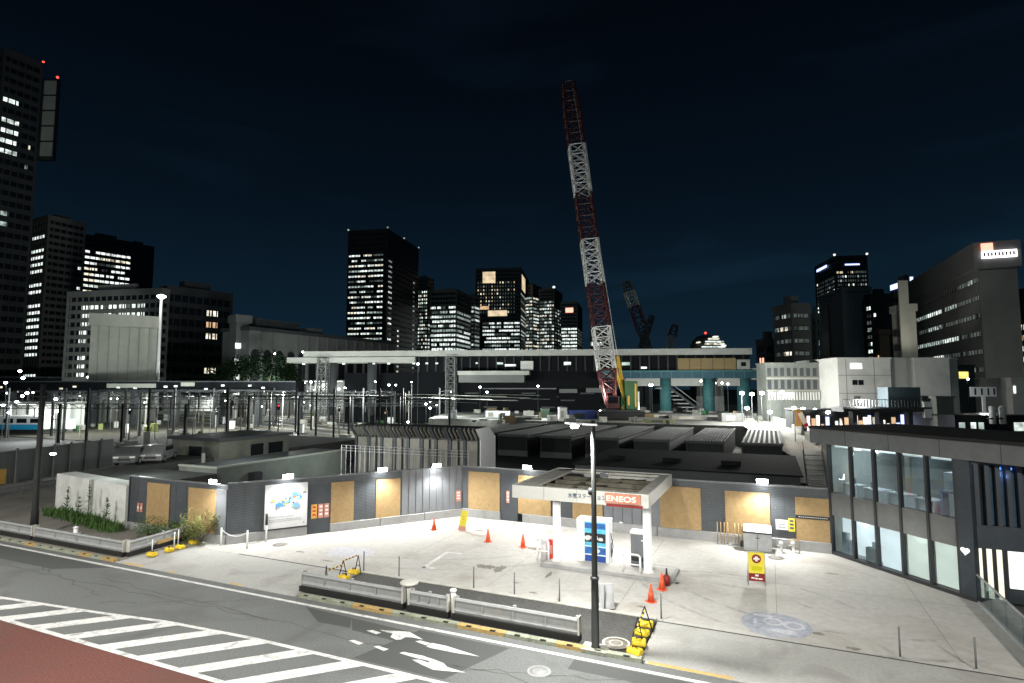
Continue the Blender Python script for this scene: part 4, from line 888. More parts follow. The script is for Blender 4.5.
bl = thing('glass_balustrade', 'clear glass balustrade stepping out from the building corner', 'balustrade', (7.75,30.7,.012))
for k in range(6): MB().box(-.02,.02,-k*1.6-1.55,-k*1.6,.08,1.15).build('glass_pane', GLR, bl)
MB().box(-.05,.05,-9.6,0,0,.1).build('base_rail', M['galv'], bl); MB().box(-.03,.03,-9.6,0,1.15,1.2).build('hand_rail', M['galv'], bl)
rm = MB().box(7.9,14,20.5,30.9,.013,.03).build('wing_paving', M['ground']); struct(rm)

# ================================================================== CRANES
def lattice(mb, p, q, w, w2, n, r, rl, side=None):
    p = Vector(p); q = Vector(q); d = (q-p).normalized(); a = Vector(side or (cy,sy,0)); a = (a-d*a.dot(d)).normalized(); b = d.cross(a)
    def cor(i, k): 
        u = i/n; c = p+(q-p)*u; h = (w+(w2-w)*u)/2; sgn = [(-1,-1),(1,-1),(1,1),(-1,1)][k]; return c+a*h*sgn[0]+b*h*sgn[1]
    for k in range(4): mb.tube(cor(0,k),cor(n,k),r,n=5)
    for i in range(n):
        for k in range(4):
            k2 = (k+1) % 4; A_, B_ = (cor(i,k),cor(i+1,k2)) if i % 2 == 0 else (cor(i,k2),cor(i+1,k)); mb.tube(A_,B_,rl,n=4,cap=False)
            if w < 3.15 and r > .19: C_, D_ = (cor(i,k2),cor(i+1,k)) if i % 2 == 0 else (cor(i,k),cor(i+1,k2)); mb.tube(C_,D_,rl*.7,n=4,cap=False)
            mb.tube(cor(i+1,k),cor(i+1,k2),rl,n=4,cap=False)
def lat_crane(name, lab, foot, tip, cuts, w, r, rl, cell=None):
    t = thing(name, lab, 'crane', (foot[0],foot[1],foot[2]))
    o = Vector(foot); f = Vector(foot)-o; q = Vector(tip)-o; prev = 0
    for u, m in cuts:
        mb = MB(); a = f+(q-f)*prev; b = f+(q-f)*u; n = max(2, int((b-a).length/(cell or w*1.0)))
        lattice(mb, a, b, w*(.55 if prev == 0 else 1), w*(.7 if u == 1 else 1), n, r, rl); mb.build('boom_section', m, t); prev = u
    return t, q
ft = list(D(611,404,112)); tip = D(568,84,116); CR, CW = M['crane_r'], M['crane_w']
cr, q = lat_crane('crawler_crane', 'tall crawler crane with a red and white banded lattice boom', ft, tip, [(.10,CR),(.225,CW),(.355,CR),(.49,CW),(.635,CR),(.79,CW),(.9,CR),(1,CR)], 3.1, .2, .11, 2.0)
rt = Vector((cy,sy,0)); fwd = Vector((-sy,cy,0))
mtop = rt*1.6+Vector((0,0,9.3))+fwd*1
MB().tube(q*.99+rt*.9,mtop,.06,n=5).tube(q*.8+rt*1.4,mtop,.05,n=5).build('pendant_line', M['crane_w'], cr)
MB().bar(rt*2.8+Vector((0,0,.8)),mtop,.5).bar(rt*.9+Vector((0,0,0)),mtop,.25).build('gantry_mast', M['crane_y'], cr)
MB().bar(rt*3.2+Vector((0,0,-1)),rt*1.0+Vector((0,0,6.5)),.5).bar(rt*2.2+Vector((0,0,-1)),rt*4.2+Vector((0,0,.3)),.7).build('boom_hoist', M['crane_y'], cr)
xf = Matrix.Rotation(YW,4,'Z')
MB(xf).box(2.6,4.9,-1.5,3.5,-1.0,4.4).build('machine_house', M['crane_g'], cr, .1); MB(xf).box(2.9,3.3,-1.56,-1.5,-.2,1.6).box(4.3,4.6,-1.56,-1.5,-.5,3.9).build('house_door', M['crane_y'], cr)
MB(xf).box(-1.0,1.2,-2.2,-.2,-.8,1.6).build('operator_cab', M['crane_r'], cr, .1); MB(xf).box(-.8,1.0,-2.26,-2.2,.2,1.4).build('cab_window', M['glassdark'], cr)
for y in (-3,2.8): MB(xf).box(-3,6,y-.6,y+.6,-3.0,-1.4).build('crawler_track', M['black'], cr, .3)
MB(xf).box(-1.5,5,-2.6,2.6,-1.6,-1.0).build('turntable', M['dark'], cr)
MB(xf).box(5.2,5.5,0,.4,-3,2.4).build('counterweight_post', M['crane_w'], cr)
light('POINT', D(640,396,104), 260, (1,.95,.85), .5); light('SPOT', D(600,400,100), 4400, (1,.98,.95), .5, D(580,180,113), 70)  # added lights without fittings, brighten the crane base and boom
for (fx, fy, tx, ty, d, w, lab, cuts, nm) in ((648,348,626,282,210,3.2,'dark luffing crane rising behind the bridge right of the tall boom',[(.3,M['b_dark']),(.62,CR),(.85,M['b_light']),(1,M['b_dark'])],'luffing_crane'),(669,349,675,325,300,3.6,'small distant crane tip above the bridge',[(.5,M['b_light']),(1,CR)],'luffing_crane'),(640,349,652,316,215,2.2,'dark backstay mast of the luffing crane',[(.5,M['b_dark']),(1,M['b_dark'])],'luffing_crane')):
    f3, t3 = D(fx,fy,d), D(tx,ty,d); c_, qq = lat_crane(nm, lab, f3, t3, cuts, w, .28, .16)
    mb = MB(); mb.box(-1.2,1.2,-1.2,1.2,-f3[2],.3); mb.build('tower_mast', M['b_dark'], c_)
# ================================================================== VIADUCT
VL, VR = D(288,357,150), D(752,351,137)
vv = Vector((VR[0]-VL[0],VR[1]-VL[1],0)); VLn = vv.length; vrz = math.atan2(vv.y,vv.x); zt = (VL[2]+VR[2])/2
vi = thing('viaduct', 'long elevated railway viaduct with a pale fascia on teal piers', 'bridge', (VL[0],VL[1],0), vrz)
def vx(px, d=140): # length along the viaduct at the image column
    a, u = ray(px, 375); v = world(a,1.0); # solve VL + t*dir = k*v
    dx, dy = vv.x/VLn, vv.y/VLn; det = dx*(-v[1])-dy*(-v[0]); return ((-VL[0])*(-v[1])-(-VL[1])*(-v[0]))/det
def vz(py, px=600):
    d = 142; return H + ray(px,py)[1]*d
MB().box(vx(303),VLn,-.1,9,vz(355.5),vz(349.5)).build('roof_fascia', M['bridge'], vi); MB().box(0,vx(415),-.6,6,vz(361.5),vz(356)).build('lower_fascia', M['bridge'], vi)
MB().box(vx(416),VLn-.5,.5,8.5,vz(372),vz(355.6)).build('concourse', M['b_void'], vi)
mb = MB(); x = vx(418)
while x < VLn-1: mb.box(x,x+.35,.1,.5,vz(371),vz(356)); x += 2.2
mb.build('concourse_post', M['b_mast'], vi)
MB().box(vx(678),vx(736),-.3,.3,vz(370.5),vz(359)).build('tan_screen', M['tan'], vi)
mb = MB()
for k in range(1,5): x = vx(678)+(vx(736)-vx(678))*k/5; mb.box(x-.05,x+.05,-.33,-.3,vz(370.5),vz(359))
mb.build('screen_joint', M['dark'], vi)
cbn = MB().box(vx(737),vx(750),-.3,3,vz(370),vz(360.5)).build('white_cabin', M['b_light'], vi); MB().box(vx(741),vx(746),-.34,-.3,vz(367),vz(363)).build('window', M['glassdark'], cbn)
MB().box(vx(598),vx(766),-.8,7,vz(378.5),vz(371)).build('steel_girder', M['bluegird'], vi)
mb = MB(); x = vx(600)
while x < vx(764): mb.box(x,x+.2,-.95,-.8,vz(378.5),vz(371)); x += 2.4
mb.build('girder_stiffener', M['teal'], vi)
MB().box(vx(598),vx(766),-1.0,-.82,vz(372.3),vz(370.9)).build('girder_flange', M['teal'], vi)
for a_, b_ in ((626,660),(671,703),(718,740)): MB().box(vx(a_),vx(b_),.2,6,vz(386),vz(378.5)).build('concrete_beam', M['bridge'], vi)
MB().box(vx(752),vx(769),-.5,5,vz(380),vz(369)).build('end_block', M['bridge'], vi)
for px_, w_ in ((666,1.35),(709.5,1.35),(745,1.5),(330,1.2),(370,1.2)):
    x = vx(px_); zt_ = vz(378.5) if px_ > 600 else vz(361.5)
    MB().lathe([(w_,2.0),(w_,zt_)], (x,1.5,0), 24).build('pier', M['teal'] if px_ > 600 else M['b_dark'], vi)
    if px_ > 600: MB().lathe([(w_+.4,3.0),(w_+.4,3.5)], (x,1.5,0), 24).build('pier_foot', M['base'], vi)
for px_ in (452,325):
    mb = MB(); x = vx(px_); lattice(mb, (x,-1,2), (x,-1,vz(357)), 2.2, 2.2, 7, .2, .11, (1,0,0)); mb.build('steel_bent', M['b_grey'], vi)
MB().box(vx(460),vx(530),-3,1,vz(375),vz(371)).build('side_girder', M['bridge'], vi); MB().box(vx(461),vx(525),-2.9,.5,vz(382.5),vz(375)).build('side_panel', M['b_grey'], vi)
MB().box(vx(521),vx(533.5),-1,-.4,vz(370),vz(361)).build('white_board', M['white_fac'], vi)
for a_, b_, y_, z0_, z1_, m_ in ((505,516,-.0,364,366,'cool'),(564,571,.0,362,365,'cool'),(641,647,.0,367,369,'cool'),(622,630,.0,362.5,365.5,'dim'),(497,503,.0,362,364,'dim')): MB().box(vx(a_),vx(b_),-.05,.08,vz(z1_),vz(z0_)).build('lit_window', E_[m_], vi)
for px_ in (374,389,414,427,437,477,304,344): MB().box(vx(px_-1.2),vx(px_+1.2),-.5,-.2,vz(363.5),vz(362)).build('soffit_lamp', E_['cool'], vi)
for a_, b_, z0_, z1_ in ((559,577,389,393),(586,612,388,392.5),(482,556,388,389.2)): MB().box(vx(a_),vx(b_),1.6,2.6,vz(z1_),vz(z0_)).build('lower_beam', M['b_grey'], vi)
o = thing('void_sheet', 'dark sheet standing for the unlit space below the left part of the viaduct', 'wall', (VL[0],VL[1],0), vrz); MB().box(vx(340),vx(600),3,4,0,vz(372)).build('wall', M['b_void'], o)  # sheet put in for dark open space, shade held in its colour
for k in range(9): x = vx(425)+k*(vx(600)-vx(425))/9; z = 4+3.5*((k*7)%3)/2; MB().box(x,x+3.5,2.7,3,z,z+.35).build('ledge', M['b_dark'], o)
light('POINT', D(690,398,125), 1300, (.9,1,.97), .6); light('POINT', D(730,396,120), 1000, (.95,1,.97), .6); light('SPOT', D(450,405,118), 4500, (.95,1,.95), .8, D(450,352,145), 150); light('SPOT', D(340,400,118), 4000, (.95,1,.95), .8, D(350,355,145), 140); light('POINT', D(640,412,112), 700, (.95,1,.9), .5)  # added lights without fittings, brighten the viaduct and its piers
light('SPOT', D(600,395,110), 1800, (.95,1,.95), .8, D(640,352,140), 140)  # one more added spot on the viaduct, no fitting
# site stair
ss = thing('site_stair', 'pale stepped stair between the teal piers', 'stair', D(700,413,140), YW)
for k in range(7): MB().box(-1.1*k-3.2,-1.1*k,0,3.5,.3+k*.92,.55+k*.92).build('tread', M['bridge'], ss)
MB().bar((.4,-.1,.3),(-8.4,-.1,7.0),.2,.5).build('stringer', M['b_dark'], ss); MB().bar((.4,-.1,1.6),(-8.4,-.1,8.3),.12).build('handrail', M['bridge'], ss)
o = thing('stair_wall', 'pale blank wall panel seen through the viaduct piers', 'wall', D(697,402,150), YW); MB().box(0,7,0,.4,-3,1.5).build('panel', M['white_fac'], o); MB().box(0,7,-.03,0,1.5,4.5).build('upper_panel', M['b_grey'], o)

# ================================================================== TOWERS
def klat(x): return ray(x, 375)[0]
TOWERS = []
def tower(lab, xl, xc, xr, ytop, d, al, fl, wall='b_dark', name='office_tower', depth=25, band=True, top=None, cat='office tower', z0=0, bandh=.42):
    a = R(al); ac = klat(xc)*d; kl, kr = klat(xl), klat(xr)
    tl = (ac-kl*d)/(math.cos(a)+kl*math.sin(a)) if xl < xc else 10; den = math.sin(a)-kr*math.cos(a); tr_ = (kr*d-ac)/den if den > .03 else depth
    if xr <= xc: tr_ = depth
    tr_ = max(2, min(tr_, 90)); hh = H+ray(xc, ytop)[1]*d
    r_ = (math.sin(a), math.cos(a)); wr = world(*r_); w = world(ac, d)
    t = thing(name, lab, cat, (w[0],w[1],z0), math.atan2(wr[1], wr[0]))
    MB().box(.4,tr_-.4,.4,tl-.4,0,hh-z0).build('glass_core' if band else 'wall', M['b_glass'] if band else M[wall], t)
    fh = (hh-z0)/fl
    if band:
        mb = MB()
        for i in range(fl+1): mb.box(0,tr_,0,tl,max(0,i*fh-fh*bandh/2),i*fh+fh*bandh/2)
        for x0,x1,y0,y1 in ((0,.9,0,.9),(tr_-.9,tr_,.0,.9),(0,.9,tl-.9,tl)): mb.box(x0-.02,x1,y0-.02,y1,0,hh-z0)
        for L_, fx in ((tl,0),(tr_,1)):
            stp = max(2.6, L_/28); k = stp
            while k < L_-1:
                if fx: mb.box(k-.2,k+.2,.12,.42,0,hh-z0)
                else: mb.box(.12,.42,k-.2,k+.2,0,hh-z0)
                k += stp
        mb.build('spandrel_bands', M[wall], t)
    MB().box(-.1,tr_+.1,-.1,tl+.1,hh-z0+fh*.1 if band else hh-z0,hh-z0+fh*.5).build('roof_parapet', M[wall], t)
    if band: MB().box(tr_*.3,tr_*.7,tl*.3,tl*.7,hh-z0+fh*.5,hh-z0+fh*1.2).build('plant_room', M[wall], t)
    T = dict(t=t, wl=tl, wr=tr_, h=hh-z0, fh=fh, fl=fl, band=bandh, n=0, rest={}, faint=MB()); TOWERS.append(T); return T
def win(T, face, i, u0, u1, m, full=.9, band=True, out=None, z=None):
    b = T['band']; z0, z1 = (i+b/2+.06)*T['fh'], (i+1-b/2-.04)*T['fh']
    if z: z0, z1 = z
    o_ = .3 if out is None else out
    if out is None and (m == 'faint' or T['n'] >= 90):
        mb = T['faint'] if m == 'faint' else T['rest'].setdefault(m, MB())
        if face == 'L': w = T['wl']; mb.box(.3,.45,w*u0,w*u1,z0,z1)
        else: w = T['wr']; mb.box(w*u0,w*u1,.3,.45,z0,z1)
        return
    T['n'] += 1
    if face == 'L':
        w = T['wl']; mb = MB().box(o_, .45 if out is None else out+.2, w*u0, w*u1, z0, z1)
    else:
        w = T['wr']; mb = MB().box(w*u0, w*u1, o_, .45 if out is None else out+.2, z0, z1)
    return mb.build('lit_window', E_[m], T['t'])
def strips(T, face, rows, q, segs=(2,4), fill=.75, ms=('cool','cool','warm','dim'), span=(.03,.97)):
    for i in rows:
        n = q.randint(*segs); u = span[0]; W_ = span[1]-span[0]
        for k in range(n):
            u1 = span[0]+W_*(k+1)/n-(0 if q.random()<.5 else W_*q.uniform(0,.12))
            win(T, face, i, u+.004, u1-.004, q.choice(ms) if q.random() < fill else 'faint')
            u = span[0]+W_*(k+1)/n
def grid(T, face, rows, cols, q, fill, ms, span=(.05,.95), wfrac=.6):
    for i in rows:
        for c in range(cols):
            if 1:
                lit = q.random() < fill; u0 = span[0]+(span[1]-span[0])*(c+.5-wfrac/2)/cols; u1 = span[0]+(span[1]-span[0])*(c+.5+wfrac/2)/cols; win(T, face, i, u0, u1, q.choice(ms) if lit else 'faint')
def beacon(T, x, y, m='redl', r=.8): MB().lathe([(.02,0),(r,r*.6),(r,r*1.4),(.02,r*2)], (x,y,T['h']+T['fh']*.5), 8).build('roof_beacon', E_[m], T['t'])
def slab(lab, xl, xr, yt, d, mt, name, cat, dep=14, zb=0):
    a0 = klat(xl)*d; a1 = klat(xr)*d; w = world(a0,d); t = thing(name, lab, cat, (w[0],w[1],zb), YW); hh = H+ray((xl+xr)/2,yt)[1]*d-zb
    MB().box(0,a1-a0,0,dep,0,hh).build('wall', M[mt], t); MB().box(-.15,a1-a0+.15,-.15,dep,hh,hh+.25).build('roof_edge', M[mt], t)
    return dict(t=t, w=a1-a0, h=hh, sc=d/F)
q = random.Random(21)
T = tower('tallest dark tower with broken white window strips above the viaduct', 345,385,417, 231, 420, 12, 32, 'b_black', bandh=.58)
strips(T,'L',range(3,28),q,(3,6),.8,('cool','cool','warm','dim','bright'),(.1,.98)); grid(T,'R',range(4,27),1,q,.85,('cool','dim'),(.02,.2),.5); grid(T,'R',range(1,14),1,q,.9,('cool','warm'),(.3,.42),.5); grid(T,'R',range(2,25),1,q,.3,('dim',),(.8,.92),.5)
for x, y in ((0,T['wl']),(0,0),(T['wr']*.5,0),(T['wr'],0)): beacon(T,x,y,'dim',.7)
T = tower('slim tower with yellowish window grid just right of the tallest dark tower', 412,427,433, 279, 540, 20, 32, 'b_dark'); grid(T,'L',range(0,29),7,q,.72,('warm','dim','cool')); grid(T,'R',range(0,22),2,q,.4,('cool','dim'))
T = tower('pale banded office block with wide bright window strips', 429,456,471, 291, 500, 14, 23, 'b_grey'); strips(T,'L',range(2,20),q,(2,5),.9,('bright','cool','cool','dim')); strips(T,'R',range(1,19),q,(1,2),.85,('bright','cool','dim'))
T = tower('narrow dark block wedged left of the gold crowned tower', 466,474,480, 297, 560, 20, 24, 'b_grey'); strips(T,'L',range(0,22),q,(1,2),.6,('dim','cool')); strips(T,'R',range(0,22),q,(1,1),.6,('dim','cool'))
T = tower('broad tower with gold crown and orange sky lobby band', 475,521,529, 269, 600, 8, 34, 'b_dark', bandh=.45)
strips(T,'L',range(4,20),q,(3,6),.82,('cool','bright','cool','dim'),(.03,.84)); grid(T,'L',range(22,31),14,q,.3,('orange','warm'),(.12,.97),.4)
win(T,'L',0,.56,.84,'gold',out=-.3,z=(T['h']*.895,T['h']*.985)); win(T,'L',0,.3,.72,'gold',out=-.3,z=(T['h']*.63,T['h']*.675)); win(T,'L',0,.7,.92,'orange',out=-.3,z=(T['h']*.685,T['h']*.71)); win(T,'R',0,.1,.5,'gold',out=-.3,z=(T['h']*.85,T['h']*.97)); strips(T,'R',range(4,28),q,(1,2),.6,('cool','dim','warm'))
T = tower('tower with stacked window lights right of the gold crowned one', 522,533,542, 286, 640, 30, 32, 'b_dark'); strips(T,'L',range(1,29),q,(2,3),.78,('cool','warm','dim')); strips(T,'R',range(1,29),q,(1,2),.7,('cool','warm','dim'))
T = tower('dark tower with a column of square lights and a white roof lamp', 539,555,563, 290, 620, 18, 31, 'b_dark'); grid(T,'L',range(1,28),6,q,.55,('cool','warm','dim','bright'),wfrac=.75); grid(T,'R',range(1,26),3,q,.5,('cool','dim')); beacon(T,1,1,'bright',1.5)
T = tower('fully lit white slab tower with a red rooftop sign', 561,578,583, 303, 600, 12, 27, 'b_grey', bandh=.4); strips(T,'L',range(0,20),q,(1,3),1.0,('bright','cool','cool')); strips(T,'R',range(0,20),q,(1,1),.7,('dim',)); win(T,'L',0,.25,.7,'sign_red',out=-.3,z=(T['h']*.9,T['h']*.95))
T = tower('low lit block half hidden behind the crane boom', 590,603,607, 333, 520, 15, 9, 'b_grey'); strips(T,'L',range(1,8),q,(1,2),.6,('cool','dim'))
# dome
dm = thing('domed_building', 'dark domed building with lit terraces above the viaduct roof', 'building', D(706,352,460)[:2]+(0,), YW); hz = H+ray(706,352)[1]*460; wz = 16/F*460
MB().lathe([(wz,0),(wz,hz),(wz*.97,hz+wz*.35),(wz*.8,hz+wz*.7),(wz*.5,hz+wz*.98),(.3,hz+wz*1.12)], n=28).build('dome', M['b_dark'], dm)
for k, (u0, u1, z) in enumerate(((-.55,.85,.22),(-.35,.8,.4),(-.3,.75,.55),(-.1,.5,.72),(.2,.45,.85),(-.8,-.65,.5),(.7,.9,.3))): MB().box(wz*u0,wz*u1,-wz*1.03,-wz*.6,hz+wz*z,hz+wz*(z+.07)).build('lit_terrace', E_['warm' if k % 2 else 'cool'], dm)
MB().lathe([(.02,0),(.9,.6),(.9,1.4),(.02,2)], (0,0,hz+wz*1.12), 8).build('roof_beacon', E_['redl'], dm)
# right hand group
T = tower('small dark block with a red sign left of the striped window block', 757,766,781, 344, 240, 75, 6, 'b_dark'); win(T,'L',4,.2,.7,'sign_red'); grid(T,'L',range(0,4),3,q,.5,('cool','warm')); win(T,'R',2,.1,.5,'bright'); win(T,'R',1,.2,.7,'cool')
T = tower('grey block with short lit window strips beside the tall lit corner tower', 775,794,813, 309, 225, 80, 8, 'b_grey', name='office_block', cat='office block', bandh=.6); strips(T,'L',range(1,8),q,(2,4),.5,('cool','dim','warm')); strips(T,'R',range(1,8),q,(2,3),.15,('dim',))
T = tower('thin pale strip tower behind the grey block', 812,818,823, 318, 260, 80, 9, 'b_bluegrey', name='office_block', cat='office block'); grid(T,'R',range(1,7),2,q,.4,('dim',))
T = tower('tall hotel tower with blue rooftop letters and orange lit top floor', 819,840,873, 258, 385, 98, 34, 'b_black'); 
grid(T,'R',range(20,30),12,q,.26,('orange','warm','cool','dim'),(.06,.97),.55); grid(T,'L',range(18,30),9,q,.22,('warm','dim','cool')); strips(T,'R',[30],q,(8,8),.85,('orange','gold'),(.0,.97)); win(T,'L',0,.35,.85,'bluew',out=-.6,z=(T['h']*.962,T['h']*.98)); win(T,'R',0,.3,.75,'bluew',out=-.6,z=(T['h']*.945,T['h']*.955))
for x, y in ((0,0),(T['wr'],0)): beacon(T,x,y,'bright',.8)
T = tower('plain blue grey slab block standing in front of the hotel tower', 821,845,876, 292, 300, 98, 12, 'b_bluegrey', band=False); MB().box(-.1,0,T['wl']*.55,T['wl']*.85,0,T['h']*.93).build('dark_strip', M['b_black'], T['t'])
T = tower('dark block with faint lit stair landings behind the pale corner building', 868,875,897, 297, 290, 90, 15, 'b_black', name='office_block', cat='office block'); strips(T,'L',range(3,14),q,(1,2),.55,('dim','cool')); win(T,'R',12,.1,.2,'bright')
T = tower('narrow brown block below the faint lit landings', 877,881,893, 334, 240, 90, 8, 'b_brown', name='office_block', cat='office block', band=False); win(T,'L',5,.3,.5,'orange',out=-.1); win(T,'L',2,.5,.8,'yellowlit',out=-.1)
T = tower('dark block carrying slanted blue white rooftop letters', 895,914,922, 283, 330, 98, 14, 'b_black'); win(T,'L',0,.15,.95,'bluew',out=-.6,z=(T['h']*.985,T['h']*1.03)); win(T,'R',0,.1,.5,'bluew',out=-.6,z=(T['h']*1.0,T['h']*1.05)); grid(T,'L',range(4,12),2,q,.35,('dim',))
T = tower('pale corner building with a bright lit edge between dark blocks', 893,906,921, 311, 205, 96, 7, 'b_light', name='office_block', cat='office block', band=False)
for i in range(1,6): MB().box(-.1,0,T['wl']*.2,T['wl']*.75,(i+.3)*T['fh'],(i+.75)*T['fh']).build('window', M['b_black'] if i != 1 else E_['yellowlit'], T['t'])
MB().box(-1.2,T['wr']*.4,-.6,0,T['h']*.2,T['h']*1.3).build('lit_stair_tower', M['b_light'], T['t']); light('SPOT', D(913,352,188), 4500, (1,.97,.85), .6, D(912,300,204), 90)  # the spot is added without a fitting, brightens the stair tower
T = tower('large grey building with a white lit sign box and a deep blank parapet band', 917,985,1024, 270, 190, 111, 8, 'b_grey', name='office_block', cat='office block', bandh=.66)
strips(T,'L',range(3,7),q,(3,3),.75,('cool','cool','dim'),(.3,.98)); strips(T,'L',range(0,8),q,(4,6),.12,('dim',),(.02,.28)); big = T
h = T['h']; MB().box(-1.5,T['wr']+1,-1.5,T['wl']+1,h+.3,h+9).build('parapet_band', M['b_grey'], T['t']); MB().box(0,T['wr'],-.5,.0,0,h-.3).build('blank_wall', M['b_grey'], T['t'])
sgn = MB().box(T['wr']*.06,T['wr']*.36,-2.2,-1.6,h+6,h+8.4).build('sign_emblem', E_['sign_red'], T['t']); MB().box(T['wr']*.06,T['wr']*.97,-2.2,-1.6,h+3.4,h+5.8).build('sign_panel', E_['whitesign'], T['t'])
mb = MB(); 
for k in range(9): x = T['wr']*(.1+.095*k); mb.box(x,x+.5,-2.3,-2.2,h+4,h+5.2)
mb.build('sign_lettering', M['fence_v'], T['t'])
light('SPOT', D(960,395,150), 12000, (1,.98,.9), 1, D(985,300,190), 110)  # added spot without a fitting, brightens the large grey building from below
T = tower('lit block edge at the far right behind the large grey building', 1016,1030,1045, 300, 260, 95, 10, 'b_dark'); grid(T,'L',range(2,8),3,q,.5,('orange','cool'))
# left hand group
AL = 30
T = tower('tallest dark tower at the far left with five lit strips and a pale screen wing', -60,-20,22, 52, 235, AL, 34, 'b_dark', bandh=.5)
strips(T,'R',(24,25,26,27,29),q,(1,1),.95,('cool','cool','dim'),(.02,.5)); strips(T,'R',(17,18),q,(1,1),.5,('dim',),(.02,.4)); win(T,'R',25,.74,.82,'warm'); win(T,'R',23,.72,.78,'dim')
w_ = T['wr']; xw = Matrix.Translation((w_,0,0)) @ Matrix.Rotation(math.atan2(-math.cos(R(AL)),math.sin(R(AL))),4,'Z')
MB(xw).box(.3,7.2,-.4,1.5,T['h']*.72,T['h']*.965).build('screen_frame', M['b_black'], T['t'])
for k in range(5): z = T['h']*(.73+.0465*k); MB(xw).box(1.8,7.0,-.8,-.4,z,z+T['h']*.041).build('screen_panel', M['b_light'], T['t'])
MB(xw).lathe([(.02,0),(.5,.4),(.5,.9),(.02,1.2)], (6.8,0,T['h']*.966), 8).build('roof_beacon', E_['redl'], T['t']); beacon(T,w_,0,'redl',.45)
T = tower('pale office block with a lit window column next to the far left tower', 20,38,77, 218, 260, 28, 27, 'b_grey', bandh=.5)
for i in range(0,25):
    if q.random() < .66: win(T,'L',i,.2,.85,q.choice(('bright','cool')))
for i in range(1,22):
    if q.random() < .4: win(T,'R',i,.84,.98,q.choice(('cool','bright')))
T = tower('dark tower with a full grid of warm window strips at the left', 68,72,126, 236, 330, 40, 29, 'b_black', bandh=.5); strips(T,'R',range(17,27),q,(3,5),.92,('warm','bright','bright'),(.06,.97))
T = tower('dark unlit tower behind the warm window tower', 110,122,148, 246, 380, 40, 22, 'b_black'); win(T,'R',14,.55,.7,'cool')
T = tower('pale low office block with three rows of square lit windows', 62,158,166, 292, 200, 12, 14, 'b_grey', name='office_block', cat='office block', bandh=.45)
for i in (10,11,12): grid(T,'L',[i],14,q,.85,('bright','bright','cool'),(.17,.85),.66)
for i in (4,5,6,8,9): grid(T,'L',[i],2,q,.9,('bright','cool'),(.77,.86),.66)
T = tower('blank pale screen block standing in front of the lit office block', 86,86,157, 325, 150, 60, 4, 'b_light', name='screen_building', cat='building', band=False)
mb = MB()
for k in range(1,7): mb.box(T['wr']*k/7-.04,T['wr']*k/7+.04,-.02,0,0,T['h'])
mb.build('panel_joint', M['b_grey'], T['t'])
light('SPOT', D(100,398,112), 5200, (.85,1,.95), 1, D(118,350,150), 100)  # added spot without a fitting, as is the next; both brighten left buildings
light('SPOT', D(60,390,170), 16000, (.95,1,.9), 1, D(50,330,255), 110)
T = tower('wide dark block with a column of orange and white stair windows', 150,163,230, 291, 210, 38, 10, 'b_dark', name='office_block', cat='office block')
for i in range(1,9):
    if i in (4,5): continue
    m_ = 'orange' if i in (1,2,7) else 'warm'; win(T,'R',i,.60,.67,m_); win(T,'R',i,.70,.77,m_)
T = tower('small block with four lit landings left of the long arcade building', 226,234,250, 322, 190, 40, 6, 'b_grey', name='office_block', cat='office block', band=False)
for i in range(1,5): MB().box(T['wr']*.0,T['wr']*.35,-.2,0,(i+.3)*T['fh'],(i+.65)*T['fh']).build('lit_landing', E_['bright'], T['t'])
# long arcade building
c5, c6 = D(250,330,190), D(396,347,255); vv2 = Vector((c6[0]-c5[0],c6[1]-c5[1],0)); LA = vv2.length
lb = thing('arcade_building', 'long low grey building with a row of dark arched bays', 'building', (c5[0],c5[1],0), math.atan2(vv2.y,vv2.x)); hA = H+ray(250,330)[1]*190
MB().box(0,LA,.4,14,0,hA).build('wall', M['b_grey'], lb); MB().box(-.5,LA+.5,-.4,14.5,hA,hA+1.2).build('roof', M['b_dark'], lb); MB().box(4,22,2,10,hA+1.2,hA+4.5).build('roof_house', M['b_dark'], lb); MB().box(26,33,2,10,hA+1.2,hA+3.2).build('roof_house', M['b_grey'], lb)
nA = 15
for k in range(nA):
    x = LA*(k+.5)/nA; mb = MB(); r_ = LA/nA*.32; pts = [(x-r_,hA*.35),(x+r_,hA*.35)]+[(x+r_*math.cos(t),hA*.72+r_*1.1*math.sin(t)) for t in [math.pi*i/8 for i in range(9)]]
    mb.add([(a_,.36,b_) for a_,b_ in pts]+[(a_,.5,b_) for a_,b_ in pts], [tuple(range(len(pts)))]+[tuple(range(len(pts),2*len(pts)))[::-1]]).build('arch_window', M['b_black'], lb); MB().box(x+LA/nA*.42,x+LA/nA*.58,0,.4,0,hA).build('pilaster', M['b_grey'], lb)
light('SPOT', D(270,384,150), 3500, (.9,1,.97), 1, D(300,345,215), 120)  # added spot without a fitting, brightens the arcade building
# left white lamp mast
lm = thing('lamp_mast', 'white mast with a saucer lamp above the blank screen block', 'lamp mast', D(157,388,152)[:2]+(0,)); zl = D(157,297,152)[2]
MB().lathe([(.5,0),(.32,zl)], n=10).build('mast', M['white'], lm); MB().lathe([(.3,-.6),(1.1,0),(1.1,.35),(.2,.7)], (0,0,zl), 14).build('saucer', E_['softlamp'], lm); light('POINT', (lm.location.x+1.5,lm.location.y-3,zl-1.5), 500, (1,1,.95), .5)
